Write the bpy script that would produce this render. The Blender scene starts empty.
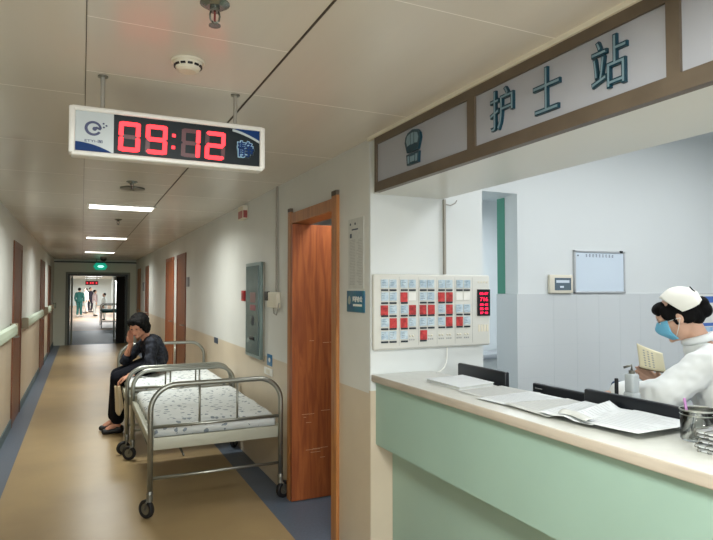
import bpy, bmesh, math, random
from mathutils import Vector, Matrix, Euler, noise
random.seed(7)
C = bpy.context.scene.collection
PI = math.pi
V = Vector

# ---------------------------------------------------------------- materials
def lin(c):
    return tuple(((x/255)/12.92 if x/255 <= .04045 else ((x/255+.055)/1.055)**2.4) for x in c)

def mat(name, rgb, rough=.6, metal=0., spec=.5, var=0., vscale=6., bump=0., bscale=60., coat=0., vstretch=None, second=None, trans=0., alpha=1., ior=1.45):
    m = bpy.data.materials.new(name); m.use_nodes = True
    nt = m.node_tree; b = nt.nodes['Principled BSDF']
    col = lin(rgb)
    b.inputs['Base Color'].default_value = (*col, 1)
    b.inputs['Roughness'].default_value = rough
    b.inputs['Metallic'].default_value = metal
    b.inputs['Specular IOR Level'].default_value = spec
    b.inputs['Coat Weight'].default_value = coat
    b.inputs['Transmission Weight'].default_value = trans
    b.inputs['IOR'].default_value = ior
    b.inputs['Alpha'].default_value = alpha
    if var or bump:
        tc = nt.nodes.new('ShaderNodeTexCoord'); mp = nt.nodes.new('ShaderNodeMapping')
        nt.links.new(tc.outputs['Object'], mp.inputs[0])
        if vstretch: mp.inputs['Scale'].default_value = vstretch
    if var:
        n = nt.nodes.new('ShaderNodeTexNoise'); n.inputs['Scale'].default_value = vscale; n.inputs['Detail'].default_value = 6
        nt.links.new(mp.outputs[0], n.inputs['Vector'])
        r = nt.nodes.new('ShaderNodeMix'); r.data_type = 'RGBA'
        c2 = lin(second) if second else tuple(x*(1-var) for x in col)
        r.inputs[6].default_value = (*col, 1); r.inputs[7].default_value = (*c2, 1)
        mr = nt.nodes.new('ShaderNodeMapRange'); mr.inputs[1].default_value = .35; mr.inputs[2].default_value = .68
        nt.links.new(n.outputs[0], mr.inputs[0]); nt.links.new(mr.outputs[0], r.inputs[0])
        nt.links.new(r.outputs[2], b.inputs['Base Color'])
    if bump:
        n2 = nt.nodes.new('ShaderNodeTexNoise'); n2.inputs['Scale'].default_value = bscale; n2.inputs['Detail'].default_value = 3
        nt.links.new(mp.outputs[0], n2.inputs['Vector'])
        bp = nt.nodes.new('ShaderNodeBump'); bp.inputs['Strength'].default_value = bump; bp.inputs['Distance'].default_value = .01
        nt.links.new(n2.outputs[0], bp.inputs['Height']); nt.links.new(bp.outputs[0], b.inputs['Normal'])
    return m

def emit(name, rgb, s):
    m = bpy.data.materials.new(name); m.use_nodes = True
    nt = m.node_tree; nt.nodes.clear()
    e = nt.nodes.new('ShaderNodeEmission'); o = nt.nodes.new('ShaderNodeOutputMaterial')
    e.inputs[0].default_value = (*lin(rgb), 1); e.inputs[1].default_value = s
    nt.links.new(e.outputs[0], o.inputs[0]); return m

def floral(name):
    m = mat(name, (212, 216, 215), .85)
    nt = m.node_tree; b = nt.nodes['Principled BSDF']
    tc = nt.nodes.new('ShaderNodeTexCoord')
    nz = nt.nodes.new('ShaderNodeTexNoise'); nz.inputs['Scale'].default_value = 22; nz.inputs['Detail'].default_value = 3
    add = nt.nodes.new('ShaderNodeVectorMath'); add.operation = 'MULTIPLY_ADD'
    add.inputs[1].default_value = (.05, .05, .05)
    nt.links.new(tc.outputs['Object'], nz.inputs['Vector'])
    nt.links.new(nz.outputs['Color'], add.inputs[0]); nt.links.new(tc.outputs['Object'], add.inputs[2])
    vo = nt.nodes.new('ShaderNodeTexVoronoi'); vo.inputs['Scale'].default_value = 21
    nt.links.new(add.outputs[0], vo.inputs['Vector'])
    lt = nt.nodes.new('ShaderNodeMath'); lt.operation = 'LESS_THAN'; lt.inputs[1].default_value = .33
    nt.links.new(vo.outputs['Distance'], lt.inputs[0])
    sp = nt.nodes.new('ShaderNodeSeparateColor'); nt.links.new(vo.outputs['Color'], sp.inputs[0])
    gt = nt.nodes.new('ShaderNodeMath'); gt.operation = 'GREATER_THAN'; gt.inputs[1].default_value = .3
    nt.links.new(sp.outputs[0], gt.inputs[0])
    mu = nt.nodes.new('ShaderNodeMath'); mu.operation = 'MULTIPLY'
    nt.links.new(lt.outputs[0], mu.inputs[0]); nt.links.new(gt.outputs[0], mu.inputs[1])
    r = nt.nodes.new('ShaderNodeMix'); r.data_type = 'RGBA'
    r.inputs[6].default_value = (*lin((212, 216, 215)), 1); r.inputs[7].default_value = (*lin((138, 148, 156)), 1)
    nt.links.new(mu.outputs[0], r.inputs[0]); nt.links.new(r.outputs[2], b.inputs['Base Color'])
    return m

def wood(name, a, bcol, rough=.4, stretch=(14, 14, 1.2)):
    m = mat(name, a, rough)
    nt = m.node_tree; b = nt.nodes['Principled BSDF']
    tc = nt.nodes.new('ShaderNodeTexCoord'); mp = nt.nodes.new('ShaderNodeMapping'); mp.inputs['Scale'].default_value = stretch
    n = nt.nodes.new('ShaderNodeTexNoise'); n.inputs['Scale'].default_value = 2.2; n.inputs['Detail'].default_value = 7; n.inputs['Distortion'].default_value = .8
    r = nt.nodes.new('ShaderNodeMix'); r.data_type = 'RGBA'
    r.inputs[6].default_value = (*lin(a), 1); r.inputs[7].default_value = (*lin(bcol), 1)
    mr = nt.nodes.new('ShaderNodeMapRange'); mr.inputs[1].default_value = .35; mr.inputs[2].default_value = .65
    nt.links.new(tc.outputs['Object'], mp.inputs[0]); nt.links.new(mp.outputs[0], n.inputs['Vector'])
    nt.links.new(n.outputs[0], mr.inputs[0]); nt.links.new(mr.outputs[0], r.inputs[0]); nt.links.new(r.outputs[2], b.inputs['Base Color'])
    return m

M = dict(
    ceil=mat('ceiling_panel', (212, 206, 195), .27, spec=.6, bump=.12, bscale=3.0, vstretch=(2.2, .25, 1), var=.06, vscale=2),
    seam=mat('ceiling_seam', (70, 62, 52), .7),
    seaml=mat('ceiling_seam_light', (224, 219, 210), .5),
    wallw=mat('wall_white', (208, 209, 204), .42, spec=.45, var=.05, vscale=3, bump=.05, bscale=25),
    wallb=mat('wall_beige', (200, 186, 164), .38, var=.07, vscale=3, bump=.05, bscale=25),
    wallg=mat('wall_end_greenish', (214, 219, 204), .5),
    nwall=mat('nurse_wall_white', (209, 213, 212), .5, var=.02, vscale=2),
    ntile=mat('nurse_wall_tile', (196, 200, 200), .22, bump=.04, bscale=4),
    tilej=mat('tile_joint', (180, 187, 189), .6),
    floor=mat('floor_tan', (170, 147, 108), .3, var=.12, vscale=1.6, bump=.06, bscale=5, second=(156, 134, 100)),
    floorb=mat('floor_blue', (96, 108, 124), .4, var=.16, vscale=60),
    base=mat('base_blue', (86, 104, 108), .5),
    wood=wood('door_wood', (160, 90, 46), (130, 66, 32)),
    woodf=wood('door_frame_wood', (176, 120, 68), (150, 94, 50)),
    wooddk=wood('door_wood_dark', (124, 72, 42), (100, 56, 32)),
    woodend=mat('post_end_grain', (92, 84, 74), .8),
    rail=mat('handrail_green', (186, 200, 180), .4),
    railcap=mat('handrail_cap', (150, 140, 118), .5),
    green=mat('counter_green', (152, 180, 168), .36, var=.05, vscale=2.5, bump=.03, bscale=12),
    greenb=mat('counter_base_green', (154, 179, 166), .4, var=.05, vscale=2.5),
    stone=mat('counter_stone', (204, 205, 198), .3, var=.08, vscale=30),
    stonee=mat('counter_stone_edge', (190, 180, 166), .45, var=.2, vscale=14, vstretch=(1, .35, 3)),
    bronze=mat('bronze_frame', (104, 92, 78), .42, metal=.3, var=.2, vscale=7),
    signp=mat('sign_panel_grey', (156, 158, 165), .4),
    letter=mat('letter_teal', (10, 52, 66), .35),
    letterin=mat('letter_face', (112, 136, 146), .35),
    steel=mat('brushed_steel', (158, 160, 152), .36, metal=.9, bump=.05, bscale=30),
    steeldk=mat('dull_steel', (128, 128, 120), .42, metal=.8),
    bedpan=mat('bed_panel', (176, 176, 160), .45, metal=.2),
    rubber=mat('rubber_black', (22, 22, 24), .6),
    sheet=floral('floral_sheet'),
    white=mat('white_plastic', (222, 222, 216), .45),
    cream=mat('cream_plastic', (214, 208, 190), .5),
    black=mat('black_plastic', (16, 18, 22), .4),
    monitor=mat('monitor_black', (20, 24, 30), .35),
    darkgap=mat('dark_interior', (18, 17, 16), .8),
    red=mat('red_plastic', (170, 30, 36), .45),
    redcard=mat('red_card', (196, 66, 66), .6, var=.55, vscale=45),
    bluecard=mat('blue_card', (156, 178, 194), .6, var=.2, vscale=45, second=(190, 204, 210)),
    labelblk=mat('label_black', (38, 46, 52), .5),
    boardw=mat('board_white', (200, 200, 193), .45),
    ink=mat('ink_dark', (60, 70, 84), .7),
    inkf=mat('ink_faint', (176, 180, 182), .8),
    inkl=mat('ink_light', (150, 152, 152), .7),
    paper=mat('paper_white', (208, 212, 213), .8, var=.05, vscale=16),
    paperg=mat('paper_grey', (194, 196, 192), .8, var=.1, vscale=40),
    papery=mat('paper_cream', (222, 214, 184), .8),
    alu=mat('aluminium', (196, 198, 200), .3, metal=.7),
    wb=mat('whiteboard', (198, 210, 220), .16),
    cabinet=mat('cabinet_greygreen', (122, 140, 138), .35, metal=.35, var=.1, vscale=8),
    cabglass=mat('cabinet_inner', (98, 118, 118), .2, metal=.2),
    bluesign=mat('sign_blue', (26, 104, 150), .4),
    tealsign=mat('sign_teal', (22, 104, 120), .4, var=.3, vscale=20, second=(30, 84, 124)),
    posterb=mat('poster_blue', (120, 170, 215), .5, var=.3, vscale=14, second=(190, 215, 235)),
    greenstrip=mat('green_paint', (70, 138, 116), .5),
    skin=mat('skin', (206, 164, 140), .5, var=.08, vscale=20),
    skinr=mat('skin_flushed', (204, 146, 120), .5, var=.12, vscale=12),
    hair=mat('hair_black', (8, 7, 7), .7, spec=.15, bump=.5, bscale=70, vstretch=(1, 1, .25)),
    jacket=mat('jacket_dark', (10, 10, 14), .75, spec=.25, var=.9, vscale=30, second=(44, 48, 58)),
    trousers=mat('trousers_navy', (11, 13, 22), .85, spec=.2),
    shoe=mat('shoe_black', (14, 14, 16), .45),
    coat=mat('coat_white', (226, 229, 228), .8, bump=.25, bscale=9),
    cap=mat('cap_white', (230, 228, 218), .75),
    mask=mat('mask_blue', (112, 184, 216), .75, bump=.2, bscale=30, vstretch=(1, 1, 6)),
    lip=mat('lips', (160, 84, 80), .5),
    eye=mat('eye_dark', (26, 20, 20), .3),
    eyew=mat('eye_white', (225, 222, 216), .4),
    chair=mat('chair_blue', (28, 58, 100), .6),
    glass=mat('clear_glass', (235, 240, 238), .05, trans=1., ior=1.45),
    purple=mat('pen_purple', (170, 120, 170), .4),
    sprk=mat('sprinkler_chrome', (130, 134, 128), .25, metal=.9),
    sprr=mat('sprinkler_bulb', (110, 40, 36), .3),
    signframe=mat('sign_frame_white', (222, 220, 214), .35),
    signback=mat('sign_display_black', (26, 34, 38), .4, spec=.2),
    signlogo=mat('sign_logo_white', (182, 190, 192), .3),
    navy=mat('sign_navy', (10, 50, 104), .5, spec=.2),
    logo=mat('logo_navy', (34, 42, 86), .35),
    ghost=mat('led_off', (92, 52, 56), .4),
    wallfar=mat('wall_far', (205, 210, 206), .5),
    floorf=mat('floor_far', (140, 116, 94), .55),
    floorft=mat('floor_far_teal_reflection', (52, 70, 72), .5),  # dark teal reflections on the hall floor, painted in as its colour
    scrubs=mat('scrubs_green', (40, 96, 90), .8),
    dark=mat('clothes_dark', (36, 32, 42), .8),
    pinkish=mat('clothes_pale', (200, 178, 178), .8),
    beige=mat('cloth_beige', (190, 172, 140), .85),
    doorglass=mat('door_glass', (150, 165, 160), .1, alpha=.35),
    teal_dk=mat('door_frame_dark_green', (52, 62, 58), .4),
    steelf=mat('door_frame_grey', (120, 124, 112), .45),
    pvc=mat('conduit_grey', (150, 146, 136), .5),
    led=emit('led_red', (255, 52, 58), 3.6),
    ledsm=emit('led_red_small', (255, 40, 80), 2.2),
    ledfar=emit('led_far_red', (255, 60, 70), 1.6),
    exitl=emit('exit_green_face', (30, 170, 135), .75),
    exitw=emit('exit_pictogram', (170, 255, 225), 1.5),
    lamp=emit('lamp_diffuser', (255, 250, 240), 5.),
    lampn=emit('lamp_diffuser_cool', (238, 246, 255), 5.),
)

# ---------------------------------------------------------------- mesh builder
class MB:
    def __init__(s): s.v = []; s.f = []; s.m = []; s.cur = 0; s.smooth = []; s.sm = False
    def use(s, i, smooth=None):
        s.cur = i
        if smooth is not None: s.sm = smooth
        return s
    def add(s, vs, fs, smooth=None):
        o = len(s.v); s.v += [tuple(p) for p in vs]
        for f in fs:
            s.f.append([o+i for i in f]); s.m.append(s.cur); s.smooth.append(s.sm if smooth is None else smooth)
        return s
    def box(s, a, b, mtx=None):
        x0, y0, z0 = (min(a[i], b[i]) for i in range(3)); x1, y1, z1 = (max(a[i], b[i]) for i in range(3))
        vs = [V(p) for p in ((x0,y0,z0),(x1,y0,z0),(x1,y1,z0),(x0,y1,z0),(x0,y0,z1),(x1,y0,z1),(x1,y1,z1),(x0,y1,z1))]
        if mtx is not None: vs = [mtx @ p for p in vs]
        return s.add(vs, [(0,3,2,1),(4,5,6,7),(0,1,5,4),(1,2,6,5),(2,3,7,6),(3,0,4,7)], False)
    def rbox(s, a, b, r=.01, mtx=None, seg=3):
        lo = V([min(a[i], b[i]) for i in range(3)]); hi = V([max(a[i], b[i]) for i in range(3)])
        bm = bmesh.new(); bmesh.ops.create_cube(bm, size=1)
        for p in bm.verts: p.co = V([(lo[i]+hi[i])/2 + p.co[i]*(hi[i]-lo[i]) for i in range(3)])
        r = min(r, min(hi-lo)*.49)
        bmesh.ops.bevel(bm, geom=bm.edges[:]+bm.verts[:], offset=r, segments=seg, affect='EDGES', profile=.5)
        bm.verts.ensure_lookup_table()
        for i, p in enumerate(bm.verts): p.index = i
        vs = [(mtx @ p.co if mtx is not None else p.co.copy()) for p in bm.verts]
        fs = [[q.index for q in f.verts] for f in bm.faces]
        bm.free(); return s.add(vs, fs, True)
    def tube(s, pts, r, seg=10, closed=False):
        pts = [V(p) for p in pts]; n = len(pts); rs = r if isinstance(r, (list, tuple)) else [r]*n
        rings = []; prev = None
        for i, p in enumerate(pts):
            if closed: t = pts[(i+1) % n]-pts[i-1]
            else: t = pts[min(i+1, n-1)]-pts[max(i-1, 0)]
            t.normalize()
            if prev is None: u = t.orthogonal().normalized()
            else:
                u = prev-t*prev.dot(t)
                u = u.normalized() if u.length > 1e-6 else t.orthogonal().normalized()
            prev = u; w = t.cross(u)
            rings.append([p+(u*math.cos(2*PI*k/seg)+w*math.sin(2*PI*k/seg))*rs[i] for k in range(seg)])
        vs = [q for ring in rings for q in ring]; fs = []
        for i in range(n if closed else n-1):
            j = (i+1) % n
            for k in range(seg):
                l = (k+1) % seg; fs.append((i*seg+k, i*seg+l, j*seg+l, j*seg+k))
        if not closed: fs += [tuple(reversed(range(seg))), tuple((n-1)*seg+k for k in range(seg))]
        return s.add(vs, fs, True)
    def cyl(s, a, b, r, seg=20, r2=None):
        a = V(a); b = V(b); t = (b-a).normalized(); u = t.orthogonal().normalized(); w = t.cross(u); r2 = r if r2 is None else r2
        vs = [p+(u*math.cos(2*PI*k/seg)+w*math.sin(2*PI*k/seg))*rr for p, rr in ((a, r), (b, r2)) for k in range(seg)]
        s.add(vs, [(k, (k+1) % seg, seg+(k+1) % seg, seg+k) for k in range(seg)], True)
        return s.add(vs, [tuple(reversed(range(seg))), tuple(range(seg, 2*seg))], False)
    def ball(s, c, r, seg=16, rings=10, mtx=None):
        c = V(c); r = (r, r, r) if not isinstance(r, (list, tuple)) else r
        vs = []
        for i in range(rings+1):
            a = PI*i/rings
            for k in range(seg):
                b = 2*PI*k/seg; p = V((math.sin(a)*math.cos(b)*r[0], math.sin(a)*math.sin(b)*r[1], math.cos(a)*r[2]))
                if mtx is not None: p = mtx @ p
                vs.append(c+p)
        fs = []
        for i in range(rings):
            for k in range(seg):
                l = (k+1) % seg; q = (i*seg+k, (i+1)*seg+k, (i+1)*seg+l, i*seg+l)
                if i == 0: q = (i*seg, (i+1)*seg+k, (i+1)*seg+l)
                elif i == rings-1: q = (i*seg+k, (i+1)*seg, i*seg+l)
                fs.append(q)
        return s.add(vs, fs, True)
    def cap(s, a, b, r0, r1=None, seg=14):
        a = V(a); b = V(b); r1 = r0 if r1 is None else r1
        t = (b-a).normalized() if (b-a).length > 1e-6 else V((0, 0, 1))
        pts = []; rs = []
        for i in range(5):
            ang = PI/2*(1-i/5)
            pts.append(a-t*r0*math.sin(ang)); rs.append(max(r0*math.cos(ang), r0*.03))
        pts.append(a); rs.append(r0); pts.append(b); rs.append(r1)
        for i in range(1, 6):
            ang = PI/2*i/5
            pts.append(b+t*r1*math.sin(ang)); rs.append(max(r1*math.cos(ang), r1*.03))
        return s.tube(pts, rs, seg)
    def prism(s, poly, o, u, w, n, d):
        """outline poly (2D) placed at o + a*u + b*w, thickness d along n"""
        o, u, w, n = V(o), V(u), V(w), V(n); k = len(poly)
        vs = [o+u*a+w*b for a, b in poly]+[o+u*a+w*b+n*d for a, b in poly]
        return s.add(vs, [tuple(range(k)), tuple(reversed(range(k, 2*k)))]+[(i, (i+1) % k, k+(i+1) % k, k+i) for i in range(k)], False)
    def grid(s, fn, nu, nv, thick=0):
        top = [V(fn(i/nu, j/nv)) for j in range(nv+1) for i in range(nu+1)]
        fs = [(j*(nu+1)+i, j*(nu+1)+i+1, (j+1)*(nu+1)+i+1, (j+1)*(nu+1)+i) for j in range(nv) for i in range(nu)]
        if not thick: return s.add(top, fs, True)
        N = len(top); low = [p-V((0, 0, thick)) for p in top]
        fs2 = fs+[tuple(N+q for q in reversed(f)) for f in fs]
        bd = [i for i in range(nu+1)]+[j*(nu+1)+nu for j in range(1, nv+1)]+[nv*(nu+1)+i for i in range(nu-1, -1, -1)]+[j*(nu+1) for j in range(nv-1, 0, -1)]
        for a, b in zip(bd, bd[1:]+bd[:1]): fs2.append((b, a, N+a, N+b))
        return s.add(top+low, fs2, True)
    def build(s, name, mats, parent=None, origin=None, fix=True):
        if not isinstance(mats, (list, tuple)): mats = [mats]
        me = bpy.data.meshes.new(name)
        if parent is not None: org = ORG[parent.name]
        elif origin is not None: org = V(origin)
        else:
            xs = [p[0] for p in s.v]; ys = [p[1] for p in s.v]; zs = [p[2] for p in s.v]
            org = V(((min(xs)+max(xs))/2, (min(ys)+max(ys))/2, min(zs)))
        me.from_pydata([tuple(V(p)-org) for p in s.v], [], s.f)
        for m in mats: me.materials.append(m)
        me.polygons.foreach_set('material_index', s.m); me.polygons.foreach_set('use_smooth', s.smooth)
        if fix:
            bm = bmesh.new(); bm.from_mesh(me); bmesh.ops.recalc_face_normals(bm, faces=bm.faces); bm.to_mesh(me); bm.free()
        me.update()
        o = bpy.data.objects.new(name, me); C.objects.link(o)
        ORG[o.name] = org
        if parent is not None: o.parent = parent
        else: o.location = org
        return o
ORG = {}

def thing(name, label, cat, loc=(0, 0, 0), group=None):
    o = bpy.data.objects.new(name, None); C.objects.link(o); o.location = loc; o.empty_display_size = .05
    ORG[o.name] = V(loc); return tag(o, label, cat, group)
def tag(o, label, cat, group=None, kind=None):
    o['label'] = label; o['category'] = cat
    if group: o['group'] = group
    if kind: o['kind'] = kind
    return o
def struct(o, label=None):
    o['kind'] = 'structure'
    if label: o['label'] = label
    return o
def dup(root, loc, label=None, group=None):
    r = root.copy(); C.objects.link(r); r.location = loc
    if label: r['label'] = label
    if group: r['group'] = group
    for ch in list(root.children):
        c = ch.copy(); C.objects.link(c); c.parent = r
        for g in ch.children:
            d = g.copy(); C.objects.link(d); d.parent = c
    return r

def bake(o, voxel, smooth=4, fac=.5):
    """fuse the overlapping volumes of o into one continuous skin"""
    m = o.modifiers.new('r', 'REMESH'); m.mode = 'VOXEL'; m.voxel_size = voxel; m.use_smooth_shade = True
    if smooth: k = o.modifiers.new('s', 'SMOOTH'); k.factor = fac; k.iterations = smooth
    dg = bpy.context.evaluated_depsgraph_get(); dg.update()
    me = bpy.data.meshes.new_from_object(o.evaluated_get(dg))
    mats = [x for x in o.data.materials]
    o.modifiers.clear(); old = o.data; o.data = me
    if not me.materials:
        for x in mats: me.materials.append(x)
    me.polygons.foreach_set('use_smooth', [True]*len(me.polygons))
    bpy.data.meshes.remove(old); return o

def rough_up(o, fn):
    me = o.data; n = len(me.vertices); co = [0.]*(3*n); no = [0.]*(3*n)
    me.vertices.foreach_get('co', co); me.vertices.foreach_get('normal', no)
    for i in range(n):
        d = fn(V(co[3*i:3*i+3]))
        for k in range(3): co[3*i+k] += no[3*i+k]*d
    me.vertices.foreach_set('co', co); me.update()

def text(mb, body, o, u, w, height, depth=.002, offset=0., width=None, center=True):
    """lettering as mesh: u = reading direction, w = up, extruded along u x w"""
    cu = bpy.data.curves.new('t', 'FONT'); cu.body = body; cu.size = 1; cu.extrude = .5; cu.offset = offset; cu.resolution_u = 3
    ob = bpy.data.objects.new('t', cu); C.objects.link(ob)
    dg = bpy.context.evaluated_depsgraph_get(); dg.update()
    me = bpy.data.meshes.new_from_object(ob.evaluated_get(dg))
    vs = [p.co.copy() for p in me.vertices]
    if vs:
        x0 = min(p.x for p in vs); x1 = max(p.x for p in vs); y0 = min(p.y for p in vs); y1 = max(p.y for p in vs)
        k = height/max(y1-y0, 1e-6); kx = k if width is None else width/max(x1-x0, 1e-6)
        o, u, w = V(o), V(u), V(w); n = u.cross(w)
        cx = (x0+x1)/2 if center else x0; cy = (y0+y1)/2 if center else y0
        mb.add([o+u*(p.x-cx)*kx+w*(p.y-cy)*k+n*(p.z+.5)*depth for p in vs], [tuple(f.vertices) for f in me.polygons], False)
    bpy.data.objects.remove(ob); bpy.data.curves.remove(cu); bpy.data.meshes.remove(me)
    return mb

# ---------------------------------------------------------------- setting
XL, XR, CZ, YE = -.705, 1.415, 2.373, 18.0
YC = 2.83            # end of the nurses' counter opening
WZ = .985
RD = [(3.33, 4.12), (9.06, 9.87), (10.33, 11.24), (14.45, 15.1), (16.6, 17.3)]     # right doors
LD = [(7.62, 8.5), (12.35, 13.55), (15.2, 16.1)]                                   # left doors
DH = 2.06

def corridor_wall(name, x0, x1, y0, y1, doors, wz):
    mb = MB(); y = y0
    def seg(a, b):
        mb.use(1).box((x0, a, 0), (x1, b, wz)); mb.use(0).box((x0, a, wz), (x1, b, CZ))
    for a, b in doors:
        seg(y, a); mb.use(0).box((x0, a, DH), (x1, b, CZ)); y = b
    seg(y, y1)
    return struct(mb.build(name, [M['wallw'], M['wallb']], origin=(0, 0, 0)))
corridor_wall('wall_right', XR, XR+.12, YC+.02, YE, RD, WZ)
corridor_wall('wall_left', XL-.12, XL, -3.2, YE, LD, 1.02)
mb = MB(); mb.use(1).box((XL-.12, -3.3, 0), (6.4, -3.2, 1)); mb.use(0).box((XL-.12, -3.3, 1), (6.4, -3.2, 3.1))
struct(mb.build('wall_back', [M['wallw'], M['wallb']], origin=(0, 0, 0)))

# end block that closes the counter opening (faces the camera)
mb = MB()
mb.use(1).box((XR, YC, 0), (1.56, YC+.02, 1.0)); mb.use(0).box((XR, YC, 1.0), (2.164, YC+.02, 3.1)); mb.use(0).box((1.56, YC, 0), (2.164, YC+.02, 1.0))
mb.use(0).box((XR+.12, YC+.02, 0), (2.164, YC+.2, 3.1))
struct(mb.build('wall_counter_end', [M['nwall'], M['wallb']], origin=(0, 0, 0)))
# ward beyond the near door
mb = MB()
mb.box((2.3, YC+.32, 0), (2.36, 5.2, CZ)); mb.box((XR+.12, 5.2, 0), (2.36, 5.3, CZ)); mb.box((XR+.12, YC+.2, 0), (2.3, YC+.3, CZ))
mb.box((XR+.12, YC+.3, CZ), (2.36, 5.3, CZ+.05))
struct(mb.build('wall_ward', [M['wallw']], origin=(0, 0, 0)))

# floor
mb = MB()
mb.use(0).box((-.525, -3.2, -.05), (1.215, YE, 0))
mb.use(1).box((XL-.2, -3.2, -.05), (-.525, YE, 0)); mb.use(1).box((1.215, -3.2, -.05), (6.4, 6.0, 0)); mb.use(1).box((1.215, 6.0, -.05), (1.6, YE, 0))
struct(mb.build('floor', [M['floor'], M['floorb']], origin=(0, 0, 0)))
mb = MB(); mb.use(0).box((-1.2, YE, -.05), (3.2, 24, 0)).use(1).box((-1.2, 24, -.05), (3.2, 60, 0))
struct(mb.build('floor_far', [M['floorft'], M['floorf']], origin=(0, 0, 0)))
mb = MB()
y = -3.2; segs = [(a, b) for a, b in zip([-3.2]+[d[1] for d in LD], [d[0] for d in LD]+[YE])]
for a, b in segs: mb.box((XL, a, 0), (XL+.012, b, .1))
struct(mb.build('baseboard_left', M['base'], origin=(0, 0, 0)))

# ceiling of pressed metal panels
mb = MB(); mb.box((XL-.12, -3.2, CZ), (XR+.02, YE, CZ+.03))
struct(mb.build('ceiling', M['ceil'], origin=(0, 0, 0)))
mb = MB()
mb.use(0).box((.637, -3.2, CZ-.003), (.644, YE, CZ)); mb.box((.0, -3.2, CZ-.0015), (.0025, YE, CZ))
yy = 1.909-.485*8
while yy < YE:
    mb.use(1).box((0.003, yy, CZ-.0004), (.637, yy+.004, CZ)); yy += .485
yy = -2.45
while yy < YE:
    mb.use(1).box((.644, yy, CZ-.0004), (XR, yy+.004, CZ)); mb.box((XL, yy+.3, CZ-.0004), (0, yy+.304, CZ)); yy += .97
struct(mb.build('trim_1', [M['seam'], M['seaml']], origin=(0, 0, 0)), 'dark and pale joints between the ceiling panels')
mb = MB(); mb.box((XR-.022, -3.2, CZ-.018), (XR, YC, CZ))
struct(mb.build('trim_2', M['cream'], origin=(0, 0, 0)))

# end wall with dark doorway and a lower beam
mb = MB()
mb.box((-1.2, YE, 0), (-.41, YE+.2, 3)); mb.box((1.25, YE, 0), (3.2, YE+.2, 3)); mb.box((-.41, YE, 2.02), (1.25, YE+.2, 3))
struct(mb.build('wall_end', M['wallg'], origin=(0, 0, 0)))
mb = MB(); mb.box((XL, YE-.06, 2.285), (XR, YE, 2.32))
struct(mb.build('trim_3', M['teal_dk'], origin=(0, 0, 0)))
mb = MB()
mb.use(0).box((-.41, YE-.03, 0), (-.35, YE+.2, 2.02)).box((1.19, YE-.03, 0), (1.25, YE+.2, 2.02)).box((-.35, YE-.03, 1.97), (1.19, YE+.2, 2.02))
d5 = mb.build('door_5', [M['steelf']], origin=(0, 0, 0)); struct(d5)
mb = MB(); mb.box((-.35, YE+.02, 0), (-.30, YE+.18, 1.97)).box((1.13, YE+.02, 0), (1.19, YE+.18, 1.97)).box((-.30, YE+.02, 1.92), (1.13, YE+.18, 1.97))
mb.build('inner_frame', M['teal_dk'], d5)
mb = MB(); mb.box((.90, YE+.2, 0), (1.13, YE+.26, 1.92)); mb.build('door_leaf', M['darkgap'], d5)
mb = MB(); mb.use(0).box((-.28, YE+.2, 0), (-.24, YE+1.0, 1.92)).box((.86, YE+.25, 0), (.9, YE+1.0, .1)).box((.86, YE+.25, 1.8), (.9, YE+1.0, 1.92)).box((.86, YE+.9, 0), (.9, YE+1.0, 1.9))
mb.build('door_leaf', M['steelf'], d5)

# the hall beyond
mb = MB(); mb.box((-1.3, YE+.2, 0), (-1.2, 60, 3)); mb.box((3.2, YE+.2, 0), (3.3, 60, 3)); mb.box((-1.3, 60, 0), (3.3, 60.1, 3))
mb.box((1.6, 29, 0), (3.2, 34, 3)); mb.box((2.0, 42, 0), (3.2, 47, 3))
struct(mb.build('wall_far', M['wallfar'], origin=(0, 0, 0)))
mb = MB(); mb.box((-1.3, YE+.2, 2.5), (3.3, 60, 2.55)); struct(mb.build('ceiling_far', M['wallfar'], origin=(0, 0, 0)))

# nurses' room shell
YB = 3.6
mb = MB()
mb.use(0).box((3.093, YB, 1.51), (6.4, YB+.24, 3.1)); mb.box((2.0, YB, 2.30), (3.093, YB+.24, 3.1)); mb.box((2.36, YB, 0), (2.4, YB+.24, 2.3))
mb.use(1).box((3.075, YB-.01, 0), (6.4, YB+.24, 1.51))
for i in range(12):
    x = 3.2+i*.25
    if i: mb.use(2).box((x, YB-.0106, 0), (x+.002, YB-.01, 1.51))
for z in (.35, .6, .85, 1.10, 1.3): mb.use(2).box((3.09, YB-.0106, z), (6.3, YB-.01, z+.002))
mb.use(3).box((3.088, YB+.15, 1.512), (3.0935, YB+.242, 2.29))
struct(mb.build('wall_nurse_back', [M['nwall'], M['ntile'], M['tilej'], M['greenstrip']], origin=(0, 0, 0)))
mb = MB(); mb.box((6.3, -3.2, 0), (6.4, YB, 3.1)); struct(mb.build('wall_nurse_right', M['nwall'], origin=(0, 0, 0)))
mb = MB(); mb.box((1.88, -3.2, 3.1), (6.4, YB+.24, 3.15)); struct(mb.build('ceiling_nurse_room', M['nwall'], origin=(0, 0, 0)))
mb = MB(); mb.box((2.3, 5.6, 0), (5.6, 5.7, 2.6)); mb.box((5.5, YB+.24, 0), (5.6, 5.6, 2.6)); mb.box((2.36, YB+.24, 2.6), (5.6, 5.7, 2.65)); mb.box((2.36, YB+.24, 0), (2.38, 5.6, 2.6))
struct(mb.build('wall_store', M['nwall'], origin=(0, 0, 0)))
mb = MB(); mb.rbox((3.0, 5.2, .78), (5.3, 5.58, .83), .008); o = tag(mb.build('shelf', M['alu']), 'pale grey ledge in the room seen through the back opening', 'shelf')
mb2 = MB(); mb2.box((3.05, 5.25, 0), (5.25, 5.58, .78)); mb2.build('shelf_cabinet', M['white'], o)

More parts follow.
